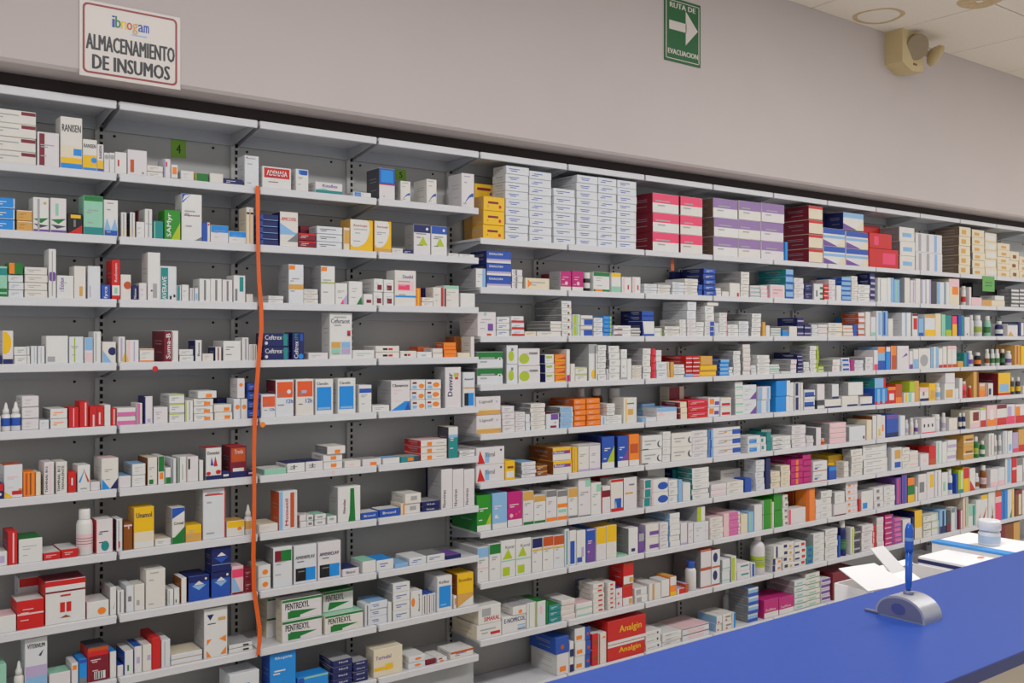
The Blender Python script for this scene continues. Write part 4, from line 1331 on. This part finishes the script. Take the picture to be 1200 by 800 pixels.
for row, items in ITEMS.items():
    left = row[0] == 'L'; ri = int(row[1:])-1; rows = LROWS if left else RROWS
    front = sorted([i for i in items if not i['sb'] and not i['yb']], key=lambda i: i['x0'])
    bay_of = lambda it: int(math.floor(((it['X0']+it['X1'])/2-X0)/BAYW))
    cnt = {}
    for it in front:
        k = bay_of(it); cnt[k] = cnt.get(k, 0)+1; it['no'] = cnt[k]
    for it in items:
        k = bay_of(it)
        D = min(it['D'], BACK-.052-it['Y0'])
        where = '%s shelf, %s bay' % (ORD[ri+1], ORD[k+2])
        wd = it['X1']-it['X0']
        if 'no' in it: pos = 'on'; no = it['no']
        else:
            nb = min(front, key=lambda q: abs((q['x0']+q['x1'])-(it['x0']+it['x1']))); no = nb['no']
            pos = 'behind' if it['sb'] and not it['yb'] else 'top'
            where = '%s shelf, %s bay' % (ORD[ri+1], ORD[bay_of(nb)+2])
        if it['k'] != 'box':
            t = bottle(it, (it['X0']+it['X1'])/2, it['Y0']+wd/2, it['Z0'], wd, it['Z1']-it['Z0'])
            noun = dict(dropper='dropper bottle', bottle='bottle', jar='jar', flask='large bottle', tube='tube')[it['k']]
            desc = NAMES[it['c']]+' '+noun+((' with %s label' % NAMES[it['band']]) if it['band'] else '')
            lab = {'on': desc+', %s from left on %s' % (ORD[no], where), 'behind': desc+', behind %s pack on %s' % (ORD[no], where), 'top': desc+', atop %s pack on %s' % (ORD[no], where)}[pos]
            finish(t, lab, 'bottle' if it['k'] in ('dropper', 'bottle', 'flask') else it['k'], 'bottles and jars on the shelves')
            continue
        n = it['n']; hh = (it['Z1']-it['Z0'])/n
        kind = it['kind']; noun = NOUN[kind]; far = it['area'] < CUT[kind]
        c, f = describe(it, kind)
        me = None
        for q in range(n):
            z0 = it['Z0']+hh*q
            jx = random.uniform(-.0014, .0014) if n > 1 and q else 0; jy = random.uniform(0, .007) if n > 1 else 0
            if me is None:
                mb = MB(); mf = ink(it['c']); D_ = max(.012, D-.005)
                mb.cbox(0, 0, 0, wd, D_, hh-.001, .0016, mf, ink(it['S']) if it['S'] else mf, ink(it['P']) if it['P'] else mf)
                prints(mb, it, .0013, .0013, wd-.0013, hh-.0023, -.00015)
                # tuck flap slit on the top face and a side crease
                ln = ink('S' if it['c'] != 'S' else 'E')
                mb.poly([(.004, .006, hh-.0008), (wd-.004, .006, hh-.0008), (wd-.004, .0072, hh-.0008), (.004, .0072, hh-.0008)], ln)
                if D_ > .05 and hh > .02:
                    for vv in (.66, .56, .3):
                        mb.poly([(-.0002, D_*.2, hh*vv), (-.0002, D_*.2, hh*vv+.0022), (-.0002, D_*(.5+.4*vv), hh*vv+.0022), (-.0002, D_*(.5+.4*vv), hh*vv)], ink('S' if (it['S'] or it['c']) != 'S' else 'E'))
                if far: me = mb
                else: o = mb.build(kind, loc=(it['X0']+jx, it['Y0']+jy, z0), fix=False); me = o.data
            elif not far:
                o = bpy.data.objects.new(kind, me); COL.objects.link(o); o.location = (it['X0']+jx, it['Y0']+jy, z0)
            if far:
                st = STUFF.setdefault(kind, MB()); b0 = len(st.v); mi = [st.mi(m_) for m_ in me.mats]
                st.v += [(vx+it['X0']+jx, vy+it['Y0']+jy, vz+z0) for (vx, vy, vz) in me.v]
                st.f += [tuple(b0+i for i in fc) for fc in me.f]; st.m += [mi[i] for i in me.m]; st.smooth += me.smooth
                continue
            feat = f[:2] if n == 1 and pos == 'on' else f[:1]
            desc = c+' '+noun+(' with '+' and '.join(feat) if feat else '')
            if n == 1:
                lab = {'on': desc+', %s from left on %s' % (ORD[no], where), 'behind': desc+', behind %s pack on %s' % (ORD[no], where), 'top': desc+', atop %s pack on %s' % (ORD[no], where)}[pos]
            else:
                up = 'lowest' if q == 0 else ('topmost' if q == n-1 else ORD[q+1]+' up')
                lab = {'on': '%s, %s in stack %s from left on %s', 'behind': '%s, %s of stack behind %s pack on %s', 'top': '%s, %s of pile atop %s pack on %s'}[pos] % (desc, up, ORD[no], where)
                lab = lab.replace('in stack %s from left' % ORD[no], 'of %s stack' % ORD[no])
            if len(lab.split()) > 16: lab = lab.replace(desc, c+' '+noun+(' with '+f[0] if f else ''))
            if len(lab.split()) > 16: lab = lab.replace(' with '+f[0], '')
            finish(o, lab, 'box' if kind == 'medicine_box' else 'carton', 'packs on the %s shelf of the %s bay' % (ORD[ri+1], ORD[k+2]))
for kd, st in STUFF.items():
    o = st.build('far_'+kd+('es' if kd[-1] == 'x' else 's'), fix=False); o['kind'] = 'stuff'
    tag(o, 'many small %ss packed on the far right shelves' % {'white_carton': 'white flat carton', 'striped_carton': 'marked white carton', 'printed_carton': 'coloured flat carton', 'slim_carton': 'slim carton', 'medicine_box': 'medicine box'}[kd].replace('boxs', 'boxes'), 'cartons')
dup = {l: o for l, o in LABELS.items() if len(o) > 1}
if dup: print('DUPLICATE LABELS', {l: len(o) for l, o in dup.items()})
print('PACKS', sum(len(o) for o in LABELS.values()))
# ------------------------------------------------------------------ signs, strap, tags, emergency lamp
def rrect(x0, z0, x1, z1, r, n=5):
    pts = []
    for cx, cz, a0 in ((x1-r, z0+r, -90), (x1-r, z1-r, 0), (x0+r, z1-r, 90), (x0+r, z0+r, 180)):
        for i in range(n+1):
            a = math.radians(a0+90*i/n); pts.append((cx+r*math.cos(a), cz+r*math.sin(a)))
    return pts
dS = SOF-.004
m_sign = mat('sign_white', (214,206,200), rough=.35, noise=.02)
m_ink = mat('sign_black', (30,30,36), rough=.4)
m_red = mat('sign_red', (150,44,50), rough=.4)
xa, xb = X_at(93, dS), X_at(211.5, dS); zb = Z_at(93, 87.5, dS); zt = Z_at(93, -2.5, dS)
t = empty('storage_sign', (xa, dS, zb)); tag(t, 'white rectangular supply storage sign with red rounded border and black capitals', 'sign')
w, h = xb-xa, zt-zb
b = MB(); b.cbox(0, 0, 0, w, .0035, h, .001, m_sign); b.build('plate', t)
b = MB(); o_ = rrect(.03*w, .045*h, .965*w, .965*h, .05*w); i_ = rrect(.05*w, .072*h, .945*w, .938*h, .036*w)
for q in range(len(o_)):
    k = (q+1) % len(o_); P = lambda p: (p[0], -.0004, p[1]); b.poly([P(o_[q]), P(o_[k]), P(i_[k]), P(i_[q])], m_red)
b.build('border', t, fix=False)
f = lambda u, v: (u*w, -.0005, v*h)
b = MB(); put_text(b, 'ALMACENAMIENTO', m_ink, f, .065, .36, .935, .565, bold=.16); b.build('lettering', t, fix=False)
b = MB(); put_text(b, 'DE INSUMOS', m_ink, f, .125, .11, .885, .30, bold=.16); b.build('lettering', t, fix=False)
lg = list(zip('ibnogam', 'BGYXUBB')); u = .31
for ch, c in lg:
    b = MB(); wu = .028 if ch == 'i' else .05
    v0, v1 = (.70, .80) if ch in 'noam' else ((.70, .855) if ch in 'ib' else (.655, .80))
    put_text(b, ch, ink(c), f, u, v0, u+wu, v1); b.build('logo_letter', t, fix=False); u += wu+.006
b = MB(); b.poly([f(.5,.635), f(.655,.635), f(.655,.65), f(.5,.65)], ink('I')); b.build('logo_line', t, fix=False)

m_gs = mat('exit_green', (22,98,52), rough=.35, noise=.04)
xa, xb = X_at(778.5, dS), X_at(821, dS); zb = Z_at(778.5, 69.5, dS); zt = Z_at(778.5, -6, dS)
t = empty('evacuation_sign', (xa, dS, zb)); tag(t, 'green evacuation route sign with white arrow pointing right', 'sign')
w, h = xb-xa, zt-zb; f2 = lambda u, v: (u*w, -.0005, v*h)
b = MB(); b.cbox(0, 0, 0, w, .0035, h, .001, m_gs); b.build('plate', t)
b = MB()
for (u0, v0, u1, v1) in ((.04,.04,.96,.052),(.04,.948,.96,.96),(.04,.04,.06,.96),(.94,.04,.96,.96)): b.poly([f2(u0,v0), f2(u1,v0), f2(u1,v1), f2(u0,v1)], m_sign)
b.build('border', t, fix=False)
b = MB(); b.poly([f2(.13,.5), f2(.6,.5), f2(.6,.64), f2(.13,.64)], m_sign); b.poly([f2(.58,.3), f2(.92,.57), f2(.58,.84)], m_sign); b.build('arrow', t, fix=False)
b = MB(); put_text(b, 'RUTA DE', m_sign, f2, .15, .845, .85, .925, bold=.13); b.build('lettering', t, fix=False)
b = MB(); put_text(b, 'EVACUACION', m_sign, f2, .1, .12, .92, .2, bold=.13); b.build('lettering', t, fix=False)

# bay number cards on the back panel and a card hanging at the right
m_card = mat('green_card', (136,186,62), rough=.6); m_card2 = mat('pale_green_card', (108,170,92), rough=.6)
def card(x0, x1, y0, y1, d, m, digit, label):
    xa, xb = X_at(x0, d), X_at(x1, d); zt, zb = Z_at(x0, y0, d), Z_at(x0, y1, d)
    t = empty('number_card', (xa, d, zb)); tag(t, label, 'card', 'green shelf number cards')
    w, h = xb-xa, zt-zb; ff = lambda u, v: (u*w, -.0003, v*h)
    b = MB(); b.box(0, 0, 0, w, .001, h, m); b.build('card', t)
    if digit:
        b = MB(); put_text(b, digit, m_ink, ff, .36, .25, .64, .75); b.build('numeral', t, fix=False)
    else:
        b = MB()
        for v in (.35, .55): b.poly([ff(.2,v), ff(.8,v), ff(.8,v+.06), ff(.2,v+.06)], ink('G'))
        b.build('print', t, fix=False)
card(200.5, 218, 163, 184, BACK-.0135, m_card, '4', 'green square card numbered four on the back panel of top shelf')
card(463.5, 476, 197.5, 211, BACK-.0135, m_card, '5', 'green square card numbered five on the back panel of top shelf')
card(1151.5, 1165.5, 323, 341, FRONT-.008, m_card2, None, 'pale green card hanging from shelf lip at the far right')
def sticker(x, y, r, c, label, row):
    d = FRONT-.0052; X, Z = X_at(x, d), Z_at(x, y, d); R = r*wdist(x, d)/FPX
    b = MB(); n = 14; b.prism([(R*math.cos(2*math.pi*i/n), R*math.sin(2*math.pi*i/n)) for i in range(n)], 'y', 0, .001, ink(c))
    tag(b.build('round_sticker', loc=(X, d, Z)), label, 'sticker', 'round stickers on shelf lips')
sticker(182, 432, 3.2, 'R', 'small red round sticker on shelf lip below the maroon box', 0)
sticker(308, 497.5, 3.2, 'O', 'small orange round sticker on shelf lip beside orange strap', 0)
sticker(391, 553, 2, 'Q', 'small pinkish round sticker on shelf lip right of orange strap', 0)

# orange strap hanging down the shelf fronts
d = FRONT-.012; m_or = mat('orange_strap', (226,98,34), rough=.4, noise=.08, scale=30)
pts = [(301.5,218),(301.5,260),(302,300),(303.5,330),(306,360),(306,385),(303,415),(300.5,450),(298.5,490),(297.5,530),(297.5,570),(297,610),(296.5,650),(297.5,690),(301,715),(303.5,735),(303.5,750),(302,767)]
b = MB(); prev = None; n = len(pts)
for i, (x, y) in enumerate(pts):
    tw = .35*math.sin(i*.8); hw = .0088*math.cos(tw); dy = .0088*math.sin(tw)*.4
    X, Z = X_at(x, d), Z_at(x, y, d); yy = d-.004-.003*math.sin(i*1.3)
    cur = [(X-hw, yy-dy, Z), (X+hw, yy+dy, Z), (X+hw, yy+dy+.0012, Z), (X-hw, yy-dy+.0012, Z)]
    if prev:
        for a in range(4):
            c = (a+1) % 4; b.poly([prev[a], prev[c], cur[c], cur[a]], m_or, a in (0, 2))
    else: b.poly(cur, m_or)
    prev = cur
b.poly(prev[::-1], m_or)
o = b.build('strap', fix=False); tag(o, 'long orange plastic strap hanging down the front of the shelves', 'strap')
# small orange hang tag under the upper right shelf
dd = FRONT+.05; X = X_at(788, dd); zt, zb = Z_at(788, 303, dd), Z_at(788, 317, dd)
b = MB(); b.prism([(0,zb-zt),(.026,zb-zt),(.026,-.006),(.02,0),(.006,0),(0,-.006)], 'y', 0, .002, ink('X')); tag(b.build('hang_tag', loc=(X-.012, dd, zt)), 'small rust orange hang tag under the shelf of pink boxes', 'tag')

# emergency light
m_be = mat('beige_plastic', (206,186,140), rough=.45, noise=.06); m_be2 = mat('tan_lens', (150,132,104), rough=.25, noise=.05); m_be3 = mat('brown_plastic', (120,96,62), rough=.5)
dl = SOF-.11
xc = X_at(1068, dl); zc = Z_at(1068, 61, dl)
t = empty('emergency_light', (xc, SOF, zc)); tag(t, 'beige twin head emergency light mounted under the ceiling corner', 'light')
b = MB(); b.prism([(-.14,-.09),(-.02,-.135),(.11,-.12),(.12,.02),(.06,.135),(-.14,.135)], 'y', -.13, 0, m_be); b.build('housing', t)
b = MB(); b.lathe([(.08,-.002),(.084,.0),(.084,.03),(.07,.05)], m_be2, n=24); o = b.build('lamp_head', t, loc=(-.01, -.16, .02)); o.rotation_mode = 'QUATERNION'; o.rotation_quaternion = Vector((.35, .8, .3)).to_track_quat('Z', 'Y')
b = MB(); b.prism([(-.02,-.006),(.02,-.006),(.02,.006),(-.02,.006)], 'y', -.134, -.13, m_be3); b.build('indicator', t, loc=(.01, 0, -.085))
b = MB(); b.lathe([(.072,0),(.078,.006),(.07,.03),(.03,.06)], m_be); o = b.build('lamp_head', t, loc=(.235, -.16, .0))
o.rotation_mode = 'QUATERNION'; o.rotation_quaternion = Vector((-.75, .45, .45)).to_track_quat('Z', 'Y')
b = MB(); b.lathe([(.064,-.003),(.066,.0)], m_be3, n=24); b.build('lens', o)
b = MB(); b.box(.1, -.12, .01, .21, -.09, .04, m_be); b.build('arm', t)
b = MB(); b.box(-.08, -.1, .135, .06, -.02, CEIL-zc-.004, m_be3); b.build('bracket', t)

# ------------------------------------------------------------------ counter and the things around it
CZ = ZC-.66; q = .66/.63
m_blue = mat('blue_laminate', (40,77,166), rough=.38, noise=.05, scale=40)
m_edge = mat('blue_edge_band', (34,48,118), rough=.4, noise=.04)
m_body = mat('counter_panel', (206,190,168), rough=.5, noise=.04)
YB, YF = 1.377*q, .934*q
t = empty('counter', (0, YF, 0)); tag(t, 'long blue laminate service counter in the right foreground', 'counter')
b = MB(); b.cbox(-1.5, .0, CZ-.028, 6.5, YB-YF, CZ, .002, m_edge, m_edge, m_blue); b.build('counter_top', t)
b = MB(); b.box(-1.45, .06, .08, 6.45, YB-YF-.03, CZ-.028, m_body); b.build('body', t)
b = MB(); b.box(-1.4, .09, 0, 6.4, YB-YF-.06, .08, m_dark); b.build('plinth', t)
xx = 1.0
for xx in (-.9, 0.3, 1.5, 2.55, 3.9, 5.1):
    b = MB(); b.box(xx, .045, .1, xx+.02, .06, CZ-.03, m_dark); b.build('trim_strip', t)
DZ = ZC-.93*q
t = empty('work_desk', (0, YB+.02, 0)); tag(t, 'low grey work desk behind the blue counter', 'desk')
b = MB(); b.cbox(.2, 0, DZ-.03, 6.0, .46, DZ, .002, m_under); b.build('desk_top', t)
for lx in (.25, 2.2, 4.1, 5.9):
    b = MB(); b.box(lx, .03, 0, lx+.05, .43, DZ-.03, m_under); b.build('leg', t)
# pen stand
px_, py_ = 1.996*q, 1.146*q; L = .12*q; TH = .072*q; HH = .051*q
m_sil = mat('silver_plastic', (176,176,182), rough=.3, noise=.05, metal=.2); m_grey = mat('grey_plastic', (110,112,140), rough=.4)
t = empty('pen_stand', (px_, py_, CZ)); tag(t, 'silver half round pen stand on the blue counter', 'pen stand')
n = 40; arc = [(L/2-L/2*math.cos(math.pi*i/n), HH*math.sin(math.pi*i/n)**.8) for i in range(n+1)]
b = MB(); b.prism(arc[::-1], 'x', 0, TH, m_sil); b.build('body', t)
arc2 = [(L/2-(L/2-.006)*math.cos(math.pi*i/n), .003+(HH-.008)*math.sin(math.pi*i/n)**.8) for i in range(n+1)]
b = MB(); b.prism(arc2[::-1], 'x', -.0012, .0, m_grey); b.build('side_plate', t)
b = MB(); e_ = [(L*.52+.018*math.cos(2*math.pi*i/16), .024+.013*math.sin(2*math.pi*i/16)) for i in range(16)]; b.prism(e_, 'x', -.002, -.0012, mat('emblem_blue', (78,84,140), rough=.4)); b.build('emblem', t)
b = MB(); b.lathe([(.011,-.004),(.012,.004),(.008,.008)], m_grey); b.build('socket', t, loc=(TH*.5, L*.5, HH))
b = MB(); b.cbox(-.003, L-.01, .001, .008, L+.028, .006, .001, m_grey); b.build('tab', t)
pen = empty('pen', (px_+TH*.5, py_+L*.5, CZ+HH+.006)); pen.rotation_euler = (math.radians(-1), math.radians(3.2), 0); tag(pen, 'translucent blue ballpoint pen standing in the silver stand', 'pen')
m_pen = mat('blue_pen', (34,92,190), rough=.2, noise=.05); m_pen2 = mat('clear_blue', (120,160,214), rough=.15)
b = MB(); b.lathe([(.0045,0),(.007,.012),(.0080,.03),(.0080,.095)], m_pen, n=16); b.build('barrel', pen)
b = MB(); b.lathe([(.0094,.093),(.01,.1),(.01,.143),(.007,.155),(.003,.16)], m_pen, n=16); b.build('cap', pen)
b = MB(); b.lathe([(.0102,.118),(.0102,.126)], m_pen2, n=16, cap=False); b.build('ring', pen)
b = MB(); b.cbox(.0098, -.003, .085, .0145, .003, .148, .0006, m_pen2); b.build('clip', pen)
# open white carton with raised flaps
m_card3 = mat('white_cardboard', (240,239,241), rough=.6, noise=.03); m_kraft = mat('kraft_card', (150,118,88), rough=.7)
ox0, ox1, oy0, oy1 = 2.5*q, 2.92*q, YB+.03, 1.72*q; oz1 = ZC-.73*q
t = empty('open_box', (ox0, oy0, DZ)); tag(t, 'open white cardboard box with raised flaps behind the counter', 'box')
bw, bd, bh = ox1-ox0, oy1-oy0, oz1-DZ; th = .004
b = MB(); b.box(0,0,0,bw,bd,th,m_kraft); b.build('bottom', t)
for (a0,c0,a1,c1) in ((0,0,bw,th),(0,bd-th,bw,bd),(0,th,th,bd-th),(bw-th,th,bw,bd-th)):
    b = MB(); b.box(a0,c0,th,a1,c1,bh,m_card3); b.build('wall', t)
def flap(p, e1, e2):
    p, e1, e2 = Vector(p), Vector(e1), Vector(e2); nn = e1.cross(e2).normalized()*.003
    b = MB(); A = [p, p+e1, p+e1*.92+e2, p+e1*.08+e2]; Bq = [v+nn for v in A]
    b.poly(A, m_card3); b.poly(Bq[::-1], m_card3)
    for i in range(4): b.poly([A[i], Bq[i], Bq[(i+1)%4], A[(i+1)%4]], m_card3)
    b.build('flap', t)
flap((-.015, bd*.62, bh+.002), (bw*.4, -.03, .0), (-.055, .075, .06))
flap((bw*.54, bd-.07, bh-.02), (bw*.2, 0, 0), (-.07, .06, .105))
flap((bw*.5, bd-.004, bh-.002), (bw*.5, 0, 0), (.02, .02, .012))
flap((bw*.36, bd*.55, bh-.012), (bw*.24, 0, 0), (.01, .06, .03))
b = MB(); b.cbox(0, 0, 0, .13, .12, bh*.86, .002, m_kraft); tag(b.build('kraft_packet', loc=(ox0+bw*.62, oy0+.05, DZ+th+.0005)), 'brown kraft packet standing inside the open white box', 'packet')
# white carton with bright blue lid edge, jar on it
bx0, by0, by1 = 3.16*q, 1.5*q, 1.79*q; bz = ZC-.70*q
t = empty('blue_top_carton', (bx0, by0, DZ)); tag(t, 'long white carton with bright blue top edge behind the counter', 'carton')
b = MB(); b.cbox(0,0,0,.26,by1-by0,bz-DZ-.006,.002,m_card3); b.build('body', t)
b = MB(); b.cbox(0,0,bz-DZ-.006,.26,by1-by0,bz-DZ-.001,.001,m_card3); b.build('lid', t)
b = MB(); b.cbox(-.002,-.002,bz-DZ-.008,.05,by1-by0+.002,bz-DZ,.002,mat('bright_blue_lid', (64,150,226), rough=.35)); b.build('blue_edge', t)
b = MB(); b.poly([(-.0005,.16,bz-DZ-.03),(-.0005,.24,bz-DZ-.03),(-.0005,.24,bz-DZ-.024),(-.0005,.16,bz-DZ-.024)], ink('D')); b.build('print', t, fix=False)
jx, jy = 3.20*q+.06, 1.64*q
m_jar = mat('white_jar', (226,228,234), rough=.3)
t = empty('pill_jar', (jx, jy, bz)); tag(t, 'white round jar with screw lid on the blue edged carton', 'jar')
b = MB(); b.lathe([(.033,0),(.036,.004),(.036,.042),(.03,.05)], m_jar, n=28); b.build('body', t)
b = MB(); b.lathe([(.036,.052),(.038,.054),(.038,.082),(.034,.087)], m_jar, n=28); b.build('lid', t)
b = MB(); b.lathe([(.0364,.008),(.0364,.034)], mat('jar_label', (190,206,226), rough=.4), n=28, cap=False); b.build('label', t)
# flat white case with navy edge
t = empty('navy_edged_case', (2.965*q, 1.545*q, DZ)); tag(t, 'flat white case with navy edge beside the open box', 'case')
ch = ZC-.715*q-DZ
b = MB(); b.cbox(0,0,0,.18,.19,ch-.012,.002,m_card3); b.build('body', t)
b = MB(); b.cbox(-.001,-.001,ch-.022,.1,.191,ch-.008,.002,ink('N')); b.build('edge_band', t)
b = MB(); b.cbox(0,0,ch-.01,.18,.19,ch,.002,m_card3); b.build('lid', t)
b = MB(); b.prism([(.018*math.cos(2*math.pi*i/14), .01*math.sin(2*math.pi*i/14)) for i in range(14)], 'z', ch, ch+.0005, ink('O')); b.build('sticker', t, loc=(.15, .05, 0))
# papers and a small white carton near the open box
b = MB(); b.cbox(0,0,0,.16,.12,.1,.002,m_card3); tag(b.build('white_parcel', loc=(2.28*q, 1.5*q, DZ), rot=(0,0,.1)), 'small white carton left of the open flapped box', 'carton')
b = MB(); b.cbox(0,0,0,.3,.26,.16,.003,mat('cream_card', (216,204,186), rough=.6)); tag(b.build('cream_carton', loc=(3.5*q, 1.52*q, DZ), rot=(0,0,-.06)), 'cream carton right of the white jar behind the counter', 'carton')
